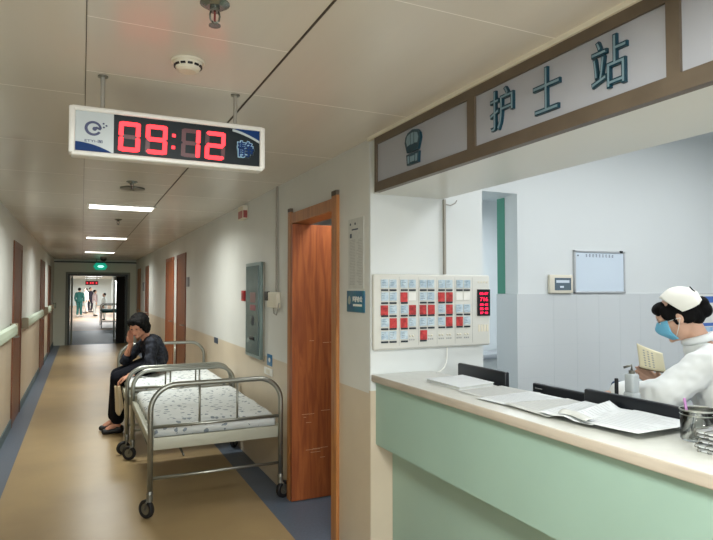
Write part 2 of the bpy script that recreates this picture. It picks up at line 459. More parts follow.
# bulkhead above the counter
mb = MB(); mb.box((XR+.02, -3.2, 2.07), (1.88, YC, 2.10)).box((XR+.02, -3.2, 2.10), (XR+.05, YC, CZ+.03)).box((1.85, -3.2, 2.10), (1.88, YC, 3.1))
struct(mb.build('wall_bulkhead', mat('soffit_white', (212, 214, 208), .3, bump=.03, bscale=3), origin=(0, 0, 0)))
t = thing('nurses_station_sign', 'long bronze framed overhead sign with dark teal characters above the counter', 'sign', (XR, 0, 2.07))
mb = MB()
mb.box((XR-.012, -1.3, 2.065), (XR+.02, 2.757, 2.115)).box((XR-.012, -1.3, 2.318), (XR+.02, 2.757, 2.36))
for a, b in ((2.735, 2.757), (1.88, 1.93), (1.0, 1.04), (.08, .12), (-.84, -.8), (-1.3, -1.26)): mb.box((XR-.012, a, 2.115), (XR+.02, b, 2.318))
mb.build('frame', M['bronze'], t)
for a, b in ((1.93, 2.735), (1.04, 1.88), (.12, 1.0), (-.8, .08), (-1.26, -.84)):
    mb = MB(); mb.box((XR-.002, a, 2.115), (XR+.02, b, 2.318)); mb.build('sign_panel', M['signp'], t)
for ch, y, w in (('护', 1.717, .135), ('士', 1.485, .125), ('站', 1.228, .13)):
    mb = MB(); text(mb, ch, (XR-.002, y, 2.222), (0, -1, 0), (0, 0, 1), .155, .010, .014, w)
    L = mb.build('character', M['letter'], t, fix=False)
    mb = MB(); text(mb, ch, (XR-.012, y, 2.222), (0, -1, 0), (0, 0, 1), .146, .0015, -.016, w*.94)
    mb.build('character_face', M['letterin'], L, fix=False)
mb = MB(); U, W_, Nn = (0, -1, 0), (0, 0, 1), (-1, 0, 0); eo = (XR-.002, 2.359, 2.222)
mb.use(0).prism([(-.072, .03), (-.066, .055), (-.045, .073), (0, .082), (.045, .073), (.066, .055), (.072, .03), (.052, -.022), (-.052, -.022)], eo, U, W_, Nn, .012)
mb.prism([(-.058, -.03), (.058, -.03), (.052, -.082), (-.052, -.082)], eo, U, W_, Nn, .012)
eo2 = (XR-.014, 2.359, 2.222)
for q in ([(-.055, .035), (-.045, .058), (-.02, .065), (-.02, .015), (-.045, .01)], [(.055, .035), (.045, .058), (.02, .065), (.02, .015), (.045, .01)], [(-.012, .012), (.012, .012), (.012, .066), (-.012, .066)],
          [(-.046, -.04), (-.03, -.04), (-.028, -.074), (-.042, -.074)], [(.046, -.04), (.03, -.04), (.028, -.074), (.042, -.074)], [(-.02, -.044), (.02, -.044), (.018, -.07), (-.018, -.07)]):
    mb.use(1).prism(q, eo2, U, W_, Nn, .002)
mb.build('emblem', [M['letter'], M['letterin']], t)

# ---------------------------------------------------------------- doors
def closed_door(n, x0, sx, a, b, leafm, framem, label=None):
    """door in a corridor wall; x0 = wall face, sx = +1 when the wall lies to +x"""
    mb = MB()
    mb.box((x0-sx*.015, a-.05, 0), (x0+sx*.12, a, 2.10)).box((x0-sx*.015, b, 0), (x0+sx*.12, b+.05, 2.10)).box((x0-sx*.015, a, 2.04), (x0+sx*.12, b, 2.10))
    o = mb.build('door_%d' % n, framem, origin=(x0, (a+b)/2, 0)); struct(o, label)
    mb = MB(); mb.box((x0-sx*.006, a, .005), (x0+sx*.04, b, 2.04)); mb.build('door_leaf', leafm, o)
    mb = MB(); mb.cyl((x0-sx*.004, a+.08, 1.0), (x0-sx*.05, a+.08, 1.0), .01, 10); mb.tube([(x0-sx*.05, a+.08, 1.0), (x0-sx*.05, a+.19, 1.0)], .008, 8)
    mb.build('door_handle', M['steel'], o)
closed_door(2, XR, 1, *RD[1], M['wooddk'], M['wooddk']); closed_door(3, XR, 1, *RD[2], M['wood'], M['wood'])
closed_door(4, XR, 1, *RD[3], M['wooddk'], M['wooddk']); closed_door(6, XR, 1, *RD[4], M['woodf'], M['woodf'])
closed_door(7, XL, -1, *LD[0], M['wooddk'], M['wooddk']); closed_door(8, XL, -1, *LD[1], M['wooddk'], M['wooddk']); closed_door(9, XL, -1, *LD[2], M['wooddk'], M['wooddk'])
# near door, standing open into the ward
a, b = RD[0]
mb = MB()
mb.use(0).box((XR-.02, a-.08, 0), (XR+.13, a, 2.125)).box((XR-.02, b, 0), (XR+.13, b+.06, 2.125)).box((XR-.016, a, 2.035), (XR+.13, b, 2.112))
mb.use(1).box((XR-.022, a-.078, 2.125), (XR+.0, a-.002, 2.155)).box((XR-.022, b+.002, 2.125), (XR+.0, b+.058, 2.15))
o = mb.build('door_1', [M['woodf'], M['woodend']], origin=(XR, a, 0)); struct(o)
mb = MB(); mb.use(0).box((XR-.018, b-.045, .008), (2.26, b-.003, 2.03))
rnd = random.Random(3)
for i in range(16):
    z = rnd.choice([.33, .36, .58, .6, .63, 1.15, .3]) + rnd.uniform(-.02, .02); x = rnd.uniform(1.47, 1.74); l = rnd.uniform(.02, .12)
    mb.use(1).box((x, b-.0454, z), (min(x+l, 1.84), b-.045, z+.003))
mb.build('door_leaf', [M['wood'], mat('scratch_pale', (200, 160, 124), .7)], o)
mb = MB(); mb.cyl((2.18, b-.045, 1.0), (2.18, b-.09, 1.0), .01); mb.tube([(2.18, b-.09, 1.0), (2.07, b-.09, 1.0)], .009, 8); mb.build('door_handle', M['steel'], o)

# ---------------------------------------------------------------- counter
t = thing('nurses_counter', 'long pale green nurses counter with speckled stone top', 'counter', (1.6, .8, 0))
mb = MB(); mb.use(0).rbox((1.418, -1.3, 1.052), (1.80, YC-.003, 1.089), .004)
for i, f in enumerate(mb.f):
    cx = sum(mb.v[k][0] for k in f)/len(f)
    if cx < 1.4215: mb.m[i] = 1
mb.build('countertop', [M['stone'], M['stonee']], t)
mb = MB(); mb.box((1.446, -1.3, .713), (1.48, YC-.003, 1.052)).box((1.48, -1.3, .713), (1.62, YC-.003, .745)); mb.build('front_panel', M['green'], t)
mb = MB(); mb.box((1.548, -1.3, 0), (1.59, YC-.003, .713)); mb.build('base_panel', M['greenb'], t)
mb = MB(); mb.box((1.76, -1.3, .0), (1.79, YC-.003, 1.052)); mb.build('inner_panel', M['cream'], t)
for y in (-1.3, .2, 1.5):
    mb = MB(); mb.box((1.59, y, 0), (1.76, y+.03, 1.052)); mb.build('divider', M['cream'], t)
t = thing('desk', 'pale work desk behind the counter under the monitors', 'desk', (2.1, .8, 0))
mb = MB(); mb.rbox((1.80, -1.2, .72), (2.42, 2.72, .75), .006); mb.build('desktop', M['cream'], t)
for y in (-1.2, .1, 1.4, 2.69): mb = MB(); mb.box((1.82, y, 0), (2.38, y+.03, .72)); mb.build('side_panel', M['cream'], t)

def monitor(x, y0, y1, zt, label, logo=False):
    t = thing('computer_monitor', label, 'monitor', (x+.1, (y0+y1)/2, .75), 'monitors behind the counter')
    mb = MB(); mb.rbox((x, y0, .80), (x+.028, y1, zt), .008); mb.rbox((x+.015, y0+.06, .86), (x+.05, y1-.06, zt-.05), .012)
    mb.build('casing', M['monitor'], t)
    mb = MB(); mb.box((x+.0275+.0005, y0+.02, .83), (x+.0295, y0+.058, zt-.02)); mb.build('screen_edge', M['black'], t)
    c = (y0+y1)/2
    mb = MB(); mb.rbox((x+.045, c-.035, .76), (x+.075, c+.035, .98), .008); mb.build('stand', M['black'], t)
    mb = MB(); mb.rbox((x-.02, c-.11, .75), (x+.17, c+.11, .765), .006); mb.build('base', M['black'], t)
    if logo:
        mb = MB(); text(mb, '▪▪▪▪▪▪', (x-.0005, y1-.045, zt-.022), (0, -1, 0), (0, 0, 1), .006, .001, 0, .045); mb.build('badge', M['inkl'], t, fix=False)
monitor(1.85, 2.25, 2.645, 1.149, 'black computer monitor nearest the wall with the bed call board')
monitor(1.95, 1.70, 2.176, 1.098+.006, 'black computer monitor in the middle with a small grey badge', True)
monitor(1.85, 1.33, 1.765, 1.146, 'black computer monitor directly in front of the nurse')

# ---------------------------------------------------------------- bed call board
BX0, BX1, BZ0, BZ1, BY = 1.420, 2.197, 1.218, 1.632, YC-.026
t = thing('bed_call_board', 'white nurse call board of blue and red bed cards with red digits', 'call board', ((BX0+BX1)/2, YC-.02, BZ0))
mb = MB(); mb.use(0).rbox((BX0, BY, BZ0), (BX1, YC-.002, BZ1), .01); mb.build('board', M['boardw'], t)
mb = MB()
for k in range(1, 6): mb.box((BX0+.036+k*.1225, BY-.0008, BZ0+.02), (BX0+.0372+k*.1225, BY, BZ1-.015))
mb.box((BX0, BY-.0008, BZ0+.008), (BX1, BY, BZ0+.0095)); mb.build('groove', M['inkl'], t)
card = {}
red = {(1, 2), (1, 6), (1, 7), (2, 0), (2, 3), (2, 4), (2, 5), (2, 7), (3, 1), (3, 2), (3, 7), (3, 8), (4, 4)}
skip = {(1, 3), (1, 8), (1, 9), (4, 3), (4, 5), (4, 6), (4, 7), (4, 8), (4, 9)}
for r in range(5):
    for c in range(10):
        x = BX0+.045+(c//2)*.1225+(c % 2)*.052; z = BZ1-.03-r*.0705
        if (r, c) in skip:
            if r == 4:
                mb = MB()
                for q in range(2): mb.use(0).ball((x+.008+q*.018, BY-.003, z-.03), .0055, 8, 6)
                for q in range(3): mb.use(1).box((x+.002+q*.013, BY-.001, z-.055), (x+.010+q*.013, BY, z-.047))
                mb.build('call_button', [M['cream'], M['inkl']], t)
            else:
                mb = MB(); mb.box((x, BY-.003, z-.045), (x+.044, BY, z)); mb.build('blank_card', M['white'], t)
            continue
        isr = (r, c) in red
        mb = MB(); j = rnd.uniform(-.002, .002); dz = -.008 if isr else 0
        mb.use(0).box((x+j, BY-.004, z-.045+dz), (x+.044+j, BY, z)); mb.use(1)
        for q in range(4): mb.box((x+.004, BY-.0045, z-.008-q*.009), (x+rnd.uniform(.018, .034), BY-.004, z-.0065-q*.009))
        o = mb.build('bed_card', [M['redcard'] if isr else M['bluecard'], M['ink'] if not isr else M['red']], t)
        mb = MB(); mb.box((x+.001, BY-.005, z-.063), (x+.043, BY, z-.0535)); mb.build('number_tag', M['labelblk'], o)
lx0, lx1, lz0, lz1 = 2.103, 2.194, 1.392, 1.548
mb = MB(); mb.box((lx0, BY-.006, lz0), (lx1, BY, lz1)); o = mb.build('display', M['black'], t)
mb = MB()
for s, z, h, w in (('08-07', 1.523, .016, .062), ('716', 1.49, .024, .056), ('88 42', 1.458, .014, .058), ('85 43', 1.434, .016, .058), ('87 40', 1.410, .014, .056)):
    text(mb, s, ((lx0+lx1)/2, BY-.006, z), (1, 0, 0), (0, 0, 1), h, .0015, .012, w)
mb.build('red_digits', M['ledsm'], o, fix=False)
mb = MB()
for q in range(4): mb.box((2.11+q*.02, BY-.002, 1.585), (2.12+q*.02, BY, 1.595)); mb.box((2.11+q*.02, BY-.002, 1.30), (2.122+q*.02, BY, 1.34))
mb.build('keypad', M['cream'], t)
mb = MB(); mb.box((1.882, YC-.016, BZ1+.002), (1.895, YC-.001, 2.068)); mb.tube([(1.888, YC-.008, 2.04), (1.93, YC-.012, 2.035), (1.965, YC-.01, 2.05), (1.975, YC-.01, 2.068)], .003, 6)
tag(mb.build('wiring_conduit', M['pvc']), 'thin grey conduit running up the wall above the bed call board', 'conduit')
pts = [(1.955+.02*math.sin(k*.9), YC-.012-.02*math.sin(PI*k/10), 1.215-.010*k) for k in range(4)]
pts = [(1.955, YC-.02, 1.218), (1.952, YC-.02, 1.18), (1.955, YC-.03, 1.15), (1.975, YC-.05, 1.125), (2.01-.2, YC-.07, 1.113), (1.78, YC-.10, 1.1115)]
pts = [(1.90, YC-.012, 1.220), (1.898, YC-.016, 1.19), (1.893, YC-.022, 1.16), (1.88, YC-.035, 1.135), (1.85, YC-.06, 1.11), (1.80, YC-.09, 1.094), (1.76, YC-.12, 1.094)]
mb = MB(); mb.tube(pts, .0035, 8); tag(mb.build('white_cable', M['white']), 'white cable looping from the bed call board down to the counter', 'cable')

# ---------------------------------------------------------------- hanging clock sign
SY = 2.403; SX0, SX1, SZ0, SZ1 = -.053, .698, 2.051, 2.240
t = thing('clock_sign', 'hanging digital clock sign with red digits 09:12', 'clock', ((SX0+SX1)/2, SY+.03, SZ0))
mb = MB()
for z in (SZ0, SZ1-.019): mb.rbox((SX0+.008, SY-.004, z), (SX1-.008, SY+.062, z+.019), .006)
mb.rbox((SX0, SY-.006, SZ0+.008), (SX0+.022, SY+.062, SZ1-.003), .006); mb.rbox((SX1-.022, SY-.006, SZ0+.008), (SX1, SY+.062, SZ1-.003), .006)
fr = mb.build('frame', M['signframe'], t)
mb = MB(); mb.box((SX0+.015, SY+.004, SZ0+.012), (SX1-.015, SY+.055, SZ1-.012)); mb.build('display', M['signback'], t)
def sx(px): # sign panel abscissa from the left edge share
    return SX0+px*(SX1-SX0)
F = SY+.004
mb = MB(); lz0, lz1 = SZ0+.019, SZ1-.019
mb.box((SX0+.022, F-.001, lz0), (.102, F, lz1)); lg = mb.build('logo_panel', M['signlogo'], t)
mb = MB(); cxl, czl = .030, 2.158
def arc(cx, cz, r0, r1, a0, a1, n=28):
    o = [(cx+r0*math.cos(math.radians(a0+(a1-a0)*i/n)), cz+r0*math.sin(math.radians(a0+(a1-a0)*i/n))) for i in range(n+1)]
    return o, [(cx+r1*math.cos(math.radians(a0+(a1-a0)*i/n)), cz+r1*math.sin(math.radians(a0+(a1-a0)*i/n))) for i in range(n+1)]
def band(mb, A, B, y, d):
    for i in range(len(A)-1): mb.prism([A[i], A[i+1], B[i+1], B[i]], (0, y, 0), (1, 0, 0), (0, 0, 1), (0, -1, 0), d)
A = []; B = []
for i in range(33):
    a = math.radians(-30-330*i/32+0); w = .010-.004*abs(i/32-.4)
    A.append((cxl+(.030)*math.cos(a), czl+.028*math.sin(a))); B.append((cxl+(.030-w*1.1)*math.cos(a), czl+(.028-w)*math.sin(a)))
band(mb, A, B, F-.001, .001)
A = [(cxl+.028, czl+.003), (cxl+.012, czl+.008), (cxl+.001, czl+.004)]; B = [(cxl+.026, czl-.005), (cxl+.012, czl-.001), (cxl+.003, czl-.006)]
band(mb, A, B, F-.001, .001)
mb.ball((cxl+.005, F-.0012, czl-.001), (.008, .0008, .008), 12, 6)
for dx, dz in ((.036, .022), (.037, .008), (.046, .015)): mb.ball((cxl+dx, F-.0012, czl+dz), (.004, .0008, .0035), 8, 6)
text(mb, 'ETYI-图', (cxl+.002, F-.001, 2.110), (1, 0, 0), (0, 0, 1), .011, .001, .01, .062)
mb.build('emblem', M['logo'], lg, fix=False)
mb = MB()
top = [(SX0+.022+i*.0115, lz0+.034*math.cos(min(1, i/11)*PI/2)**.8+.0) for i in range(12)]
mb.prism([(SX0+.022, lz0)]+[(.102, lz0)]+list(reversed(top)), (0, F-.0012, 0), (1, 0, 0), (0, 0, 1), (0, -1, 0), .001)
mb.build('blue_wave', M['navy'], lg)
mb = MB()
A = [(.56+i*.0115, lz1-.002-.040*(i/10)**1.0*(.5+.5*i/10)) for i in range(11)]; B = [(x, z-.010) for x, z in A]
mb.use(1); band(mb, A, B, F, .0012)
mb.use(0).prism([(x, z) for x, z in A]+[(.675, lz1), (.575, lz1)], (0, F, 0), (1, 0, 0), (0, 0, 1), (0, -1, 0), .001)
mb.build('blue_corner', [M['navy'], M['signlogo']], t)
mb = MB(); text(mb, '静', (.616, F, 2.138), (1, 0, 0), (0, 0, 1), .074, .001, .05, .076); mb.build('character', mat('sign_outline', (150, 186, 210), .4), t, fix=False)
q = t.children[-1]
mb = MB(); text(mb, '静', (.616, F-.001, 2.138), (1, 0, 0), (0, 0, 1), .066, .001, .012, .068); mb.build('character_face', M['navy'], q, fix=False)
SEG = {'a': 0, 'b': 1, 'c': 2, 'd': 3, 'e': 4, 'f': 5, 'g': 6}
def digit(x0, x1, z0, z1, on, sl=.004):
    w = x1-x0; h = z1-z0; k = .0165; g = .0012
    def hb(z, zz): return [(x0+k*.25, (z+zz)/2), (x0+k*.6, zz), (x1-k*.6, zz), (x1-k*.25, (z+zz)/2), (x1-k*.8, z), (x0+k*.8, z)]
    zm = (z0+z1)/2
    def vb(x, xx, a, b_): return [((x+xx)/2, a+g), (xx, a+k*.3), (xx, b_-k*.3), ((x+xx)/2, b_-g), (x, b_-k*.3), (x, a+k*.3)]
    P = {'a': hb(z1-k, z1), 'd': hb(z0, z0+k), 'g': hb(zm-k/2, zm+k/2), 'f': vb(x0, x0+k, zm, z1), 'b': vb(x1-k, x1, zm, z1), 'e': vb(x0, x0+k, z0, zm), 'c': vb(x1-k, x1, z0, zm)}
    mb = MB(); off = []
    for s, p in P.items():
        q = mb
        if s not in on: q = MB(); off.append(q)
        q.prism([(x+(z-z0)*.03, z) for x, z in p], (0, F, 0), (1, 0, 0), (0, 0, 1), (0, -1, 0), .0018 if q is mb else (.0008 if s in 'adg' else .0011))
    o = mb.build('lit_digit', M['led'], t)
    for q in off: q.build('unlit_segment', M['ghost'], o)
dz0, dz1 = 2.082, 2.198
digit(.118, .196, dz0, dz1, 'abcdef'); digit(.216, .297, dz0, dz1, 'abcdfg')
digit(.352, .426, dz0, dz1, 'bc'); digit(.446, .528, dz0, dz1, 'abged')
mb = MB(); mb.box((.318, F-.0016, 2.158), (.331, F, 2.170)).box((.316, F-.0016, 2.110), (.329, F, 2.122)); mb.build('colon', M['led'], t)
for x in (.062, .577):
    mb = MB(); mb.cyl((x, SY+.03, SZ1-.002), (x, SY+.03, CZ-.004), .008, 14); r_ = mb.build('hanging_rod', M['pvc'], t)
    mb = MB(); mb.cyl((x, SY+.03, CZ-.006), (x, SY+.03, CZ-.0005), .019, 16); mb.build('ceiling_flange', M['steeldk'], r_)

# ---------------------------------------------------------------- ceiling fittings
def sprinkler(x, y, label):
    t = thing('sprinkler', label, 'sprinkler', (x, y, CZ), 'ceiling sprinklers')
    mb = MB(); mb.cyl((x, y, CZ-.0005), (x, y, CZ-.004), .042, 28); mb.cyl((x, y, CZ-.004), (x, y, CZ-.014), .042, 28, .026); mb.build('escutcheon', M['sprk'], t)
    mb = MB(); mb.cyl((x, y, CZ-.014), (x, y, CZ-.026), .014, 16)
    for s in (-1, 1): mb.tube([(x+s*.011, y, CZ-.024), (x+s*.014, y, CZ-.036), (x+s*.012, y, CZ-.05), (x+s*.003, y, CZ-.058)], .0028, 6)
    mb.cyl((x, y, CZ-.056), (x, y, CZ-.064), .006, 12); mb.build('frame', M['sprk'], t)
    mb = MB(); mb.cyl((x, y, CZ-.026), (x, y, CZ-.056), .0032, 8); mb.build('glass_bulb', M['sprr'], t)
    mb = MB(); mb.cyl((x, y, CZ-.064), (x, y, CZ-.067), .017, 20); mb.build('deflector', M['sprk'], t)
sprinkler(.335, 1.67, 'chrome ceiling sprinkler in front of the clock sign at the top edge')
sprinkler(.335, 4.75, 'chrome ceiling sprinkler hanging just behind the clock sign')
sprinkler(.375, 7.4, 'small dark ceiling sprinkler between the first and second lamps')
mb = MB(); x, y = .36, 5.05
mb.cyl((x, y, CZ-.001), (x, y, CZ-.012), .095, 24); tag(mb.build('ceiling_speaker', M['steeldk']), 'flat dark round ceiling speaker disc behind the clock sign', 'ceiling speaker')
t = thing('smoke_detector', 'round white smoke detector on the ceiling above the clock sign', 'smoke detector', (.335, 2.14, CZ))
mb = MB(); mb.cyl((.335, 2.14, CZ-.001), (.335, 2.14, CZ-.010), .058, 32); mb.build('base', M['cream'], t)
mb = MB(); mb.cyl((.335, 2.14, CZ-.010), (.335, 2.14, CZ-.034), .052, 32, .040); mb.cyl((.335, 2.14, CZ-.034), (.335, 2.14, CZ-.04), .040, 32, .03); mb.build('sensor_head', M['cream'], t)
mb = MB()
for a in range(0, 360, 30):
    c, s = math.cos(math.radians(a)), math.sin(math.radians(a)); m_ = Matrix.Translation((.335+c*.0462, 2.14+s*.0462, CZ-.022)) @ Matrix.Rotation(math.radians(a), 4, 'Z')
    mb.box((-.003, -.0085, -.0035), (.003, .0085, .0035), m_)
mb.build('vent_slot', M['black'], t)

LAMPS = []
def ceiling_lamp(y0, y1, label, x0=.035, x1=.66, power=30, z=CZ, m='lamp', col=(.97, 1, .95), spread=160, cat='ceiling lamp', group='corridor ceiling lamps'):
    t = thing('ceiling_lamp', label, cat, ((x0+x1)/2, (y0+y1)/2, z), group)
    mb = MB(); k = .018
    mb.box((x0, y0, z-.012), (x1, y0+k, z-.0005)).box((x0, y1-k, z-.012), (x1, y1, z-.0005)).box((x0, y0+k, z-.012), (x0+k, y1-k, z-.0005)).box((x1-k, y0+k, z-.012), (x1, y1-k, z-.0005))
    mb.build('housing', M['white'], t)
    mb = MB(); mb.box((x0+k, y0+k, z-.010), (x1-k, y1-k, z-.002)); mb.build('diffuser', M[m], t)
    ld = bpy.data.lights.new('lamp_light', 'AREA'); ld.shape = 'RECTANGLE'; ld.size = x1-x0-.06; ld.size_y = y1-y0-.06; ld.energy = power; ld.color = col; ld.spread = math.radians(spread)
    lo = bpy.data.objects.new('lamp_light', ld); C.objects.link(lo); lo.parent = t; lo.location = (0, 0, -.016)
for i, y in enumerate((6.12, 10.0, 14.0)):
    ceiling_lamp(y, y+.34, ['rectangular ceiling lamp closest behind the clock sign', 'rectangular ceiling lamp second behind the clock sign', 'rectangular ceiling lamp farthest down the corridor'][i], power=31)
ceiling_lamp(.62, .96, 'added rectangular ceiling lamp out of view over the near corridor', power=42, spread=175)  # unseen lamp added to light the near wall and overhead sign
ceiling_lamp(-1.6, -1.26, 'added rectangular ceiling lamp unseen behind the viewpoint', power=42, spread=175)  # second unseen lamp, added to brighten the near corridor from behind
for x, y in ((2.6, 2.0), (4.2, 2.0), (2.6, -.2), (4.6, -.4)):
    ceiling_lamp(y, y+.3, 'long cool white ceiling lamp in the nurses room', x, x+1.2, 22, 3.1, 'lampn', (.97, .99, 1), 170, group='nurses room ceiling lamps')
ceiling_lamp(3.6, 3.9, 'ceiling lamp added inside the ward to light the open door', 1.6, 2.2, 9, CZ, 'lampn', (1, .98, .95), 170, group='added ward lamps')  # unseen lamp added to brighten the open door leaf
ceiling_lamp(4.4, 4.7, 'ceiling lamp of the small room behind the nurses room', 2.9, 4.1, 36, 2.6, 'lampn', (.85, .93, 1), 170, group='back room ceiling lamps')
for y in (21.0, 27, 33, 40, 48, 56):
    ceiling_lamp(y, y+.6, 'bright ceiling lamp in the hall beyond the doorway', .2, 1.4, 230 if y > 30 else 8, 2.5, 'lampn', (.95, .98, 1), 170, group='far hall ceiling lamps')

# exit sign and round ceiling mirror at the far end
t = thing('exit_sign', 'oval green lit exit sign above the far doorway', 'exit sign', (.45, YE-.5, 2.06))
mb = MB(); ang = [2*PI*k/24 for k in range(24)]
def hexo(s): return [(-.21*s, 0), (-.13*s, .11*s), (.13*s, .11*s), (.21*s, 0), (.13*s, -.11*s), (-.13*s, -.11*s)]
mb.prism(hexo(.88), (.45, YE-.5, 2.17), (1, 0, 0), (0, 0, 1), (0, 1, 0), .04); mb.build('lit_face', M['exitl'], t)
mb = MB(); mb.prism([(-.08, 0), (-.04, .035), (.05, .035), (.10, 0), (.05, -.035), (-.04, -.035)], (.45, YE-.501, 2.17), (1, 0, 0), (0, 0, 1), (0, -1, 0), .004); mb.build('pictogram', M['exitw'], t)
for s in (-.1, .1): mb = MB(); mb.cyl((.45+s, YE-.48, 2.28), (.45+s, YE-.48, CZ-.001), .008, 8); mb.build('hanging_rod', M['steeldk'], t)
t = thing('ceiling_camera', 'small dark domed camera on the ceiling before the exit sign', 'camera', (.50, 16.6, CZ))
mb = MB(); mb.cyl((.5, 16.6, CZ-.001), (.5, 16.6, CZ-.03), .09, 20); mb.build('base', M['steeldk'], t)
mb = MB(); mb.ball((.5, 16.6, CZ-.03), (.08, .08, .075), 16, 10); mb.build('dome', M['black'], t)

# ---------------------------------------------------------------- handrails
def handrail(y0, y1, label):
    t = thing('handrail', label, 'handrail', (XL, (y0+y1)/2, 1.04), 'corridor handrails')
    mb = MB(); prof = [(.03, 1.045), (.055, 1.04), (.072, 1.06), (.076, 1.10), (.070, 1.15), (.05, 1.172), (.032, 1.165)]
    mb.prism([(p[0], p[1]) for p in prof], (XL, y0, 0), (1, 0, 0), (0, 0, 1), (0, 1, 0), y1-y0); mb.build('rail', M['rail'], t)
    for ya, yb in ((y0-.03, y0), (y1, y1+.03)):
        mb = MB(); mb.rbox((XL+.002, ya, 1.035), (XL+.08, yb, 1.177), .012); mb.build('end_cap', M['railcap'], t)
    mb = MB(); n = max(2, int((y1-y0)/.9))
    for i in range(n):
        y = y0+.1+(y1-y0-.2)*i/(n-1); mb.box((XL+.001, y-.02, 1.07), (XL+.032, y+.02, 1.14))
    mb.build('bracket', M['railcap'], t)
handrail(-2.5, 7.35, 'pale green wall handrail nearest, ending at the first left door')
handrail(8.75, 12.2, 'pale green wall handrail between the first and second left doors')
handrail(13.75, 15.05, 'pale green wall handrail past the second left door')
handrail(16.3, 17.6, 'short pale handrail at the far end of the left wall')

# ---------------------------------------------------------------- things on the right wall
X = XR
t = thing('electrical_cabinet', 'tall grey green metal cabinet on the wall above the first bed', 'cabinet', (X, 5.1, .95))
mb = MB(); mb.rbox((X-.035, 4.86, .945), (X-.001, 5.36, 1.785), .006); mb.build('body', M['cabinet'], t)
mb = MB(); mb.box((X-.042, 4.90, .975), (X-.035, 5.32, 1.755)); dr = mb.build('door', M['cabglass'], t)
mb = MB(); mb.use(0).box((X-.0435, 4.99, 1.43), (X-.042, 5.17, 1.52)); mb.use(1).box((X-.0435, 4.99, 1.36), (X-.042, 5.17, 1.41)); mb.build('notice_label', [mat('label_brown', (126, 100, 96), .6), mat('label_dull_red', (136, 84, 88), .6)], dr)
mb = MB(); mb.ball((X-.043, 5.08, 1.27), (.003, .05, .045), 14, 8); mb.build('round_label', M['labelblk'], dr)
mb = MB(); mb.rbox((X-.052, 5.03, 1.10), (X-.042, 5.17, 1.125), .004); mb.build('handle', M['black'], dr)
mb = MB(); mb.tube([(X-.022, 4.80, 1.78), (X-.022, 4.80, .94)], .007, 8); tag(mb.build('wall_cable', M['pvc']), 'thin cable running beside the tall grey green cabinet', 'cable')
t = thing('fire_alarm_switch', 'red fire alarm button left of the tall cabinet', 'alarm button', (X, 5.5, 1.42))
mb = MB(); mb.rbox((X-.035, 5.42, 1.435), (X-.001, 5.53, 1.535), .006); mb.build('housing', M['red'], t)
mb = MB(); mb.box((X-.037, 5.445, 1.46), (X-.035, 5.505, 1.51)); mb.build('button', mat('red_dark', (110, 18, 24), .4), t)
t = thing('intercom_box', 'cream wall intercom box with dark button beside the tall cabinet', 'intercom', (X, 4.5, 1.38))
mb = MB(); mb.rbox((X-.04, 4.40, 1.40), (X-.001, 4.66, 1.525), .008); mb.build('body', M['cream'], t)
mb = MB(); mb.rbox((X-.045, 4.62, 1.455), (X-.02, 4.71, 1.53), .006); mb.build('speaker_button', M['black'], t)
mb = MB(); mb.tube([(X-.03, 4.5, 1.40), (X-.03, 4.49, 1.355), (X-.03, 4.42, 1.345), (X-.03, 4.39, 1.39), (X-.02, 4.385, 1.44)], .004, 6); mb.build('cord', M['pvc'], t)
mb = MB(); mb.box((X-.016, 4.475, 1.527), (X-.001, 4.495, CZ-.001)); tag(mb.build('wall_conduit', M['pvc']), 'grey conduit rising from the cream intercom box to the ceiling', 'conduit')
t = thing('wall_sticker', 'small blue round-cornered sticker above the light switch', 'sticker', (X, 4.68, .91))
mb = MB(); mb.rbox((X-.004, 4.62, .915), (X-.0005, 4.76, 1.01), .0015); mb.build('backing', M['bluesign'], t)
mb = MB(); mb.ball((X-.0045, 4.69, .963), (.0012, .028, .02), 12, 6); mb.build('symbol', M['white'], t)
t = thing('light_switch', 'white light switch plate under the blue sticker', 'light switch', (X, 4.7, .83))
mb = MB(); mb.rbox((X-.012, 4.60, .838), (X-.001, 4.82, .895), .003); mb.build('plate', M['white'], t)
mb = MB(); mb.box((X-.015, 4.66, .85), (X-.012, 4.75, .884)); mb.build('rocker', M['cream'], t)
mb = MB(); mb.rbox((X-.01, 6.72, .925), (X-.001, 6.90, .99), .003); tag(mb.build('wall_socket', M['ink']), 'small grey wall socket near the seated woman', 'socket')
mb = MB(); mb.rbox((X-.012, 8.72, 1.585), (X-.001, 8.96, 1.725), .003); tag(mb.build('door_sign', mat('plate_grey', (120, 120, 124), .4)), 'small grey room number plate before the dark door', 'door plate')
mb = MB(); mb.rbox((X-.012, 15.5, 1.5), (X-.001, 15.85, 1.72), .003); tag(mb.build('door_sign', mat('plate_grey2', (110, 112, 116), .4)), 'tiny grey room plate near the far end of the right wall', 'door plate')
t = thing('call_light', 'small red and cream call lamp on the upper right wall', 'call light', (X, 5.5, 2.21))
mb = MB(); mb.rbox((X-.05, 5.42, 2.215), (X-.001, 5.62, 2.345), .008); mb.build('housing', M['cream'], t)
mb = MB(); mb.box((X-.052, 5.44, 2.225), (X-.05, 5.60, 2.295)); mb.box((X-.047, 5.4185, 2.225), (X-.008, 5.42, 2.295)); mb.build('lens', mat('lens_red', (150, 70, 66), .3), t)
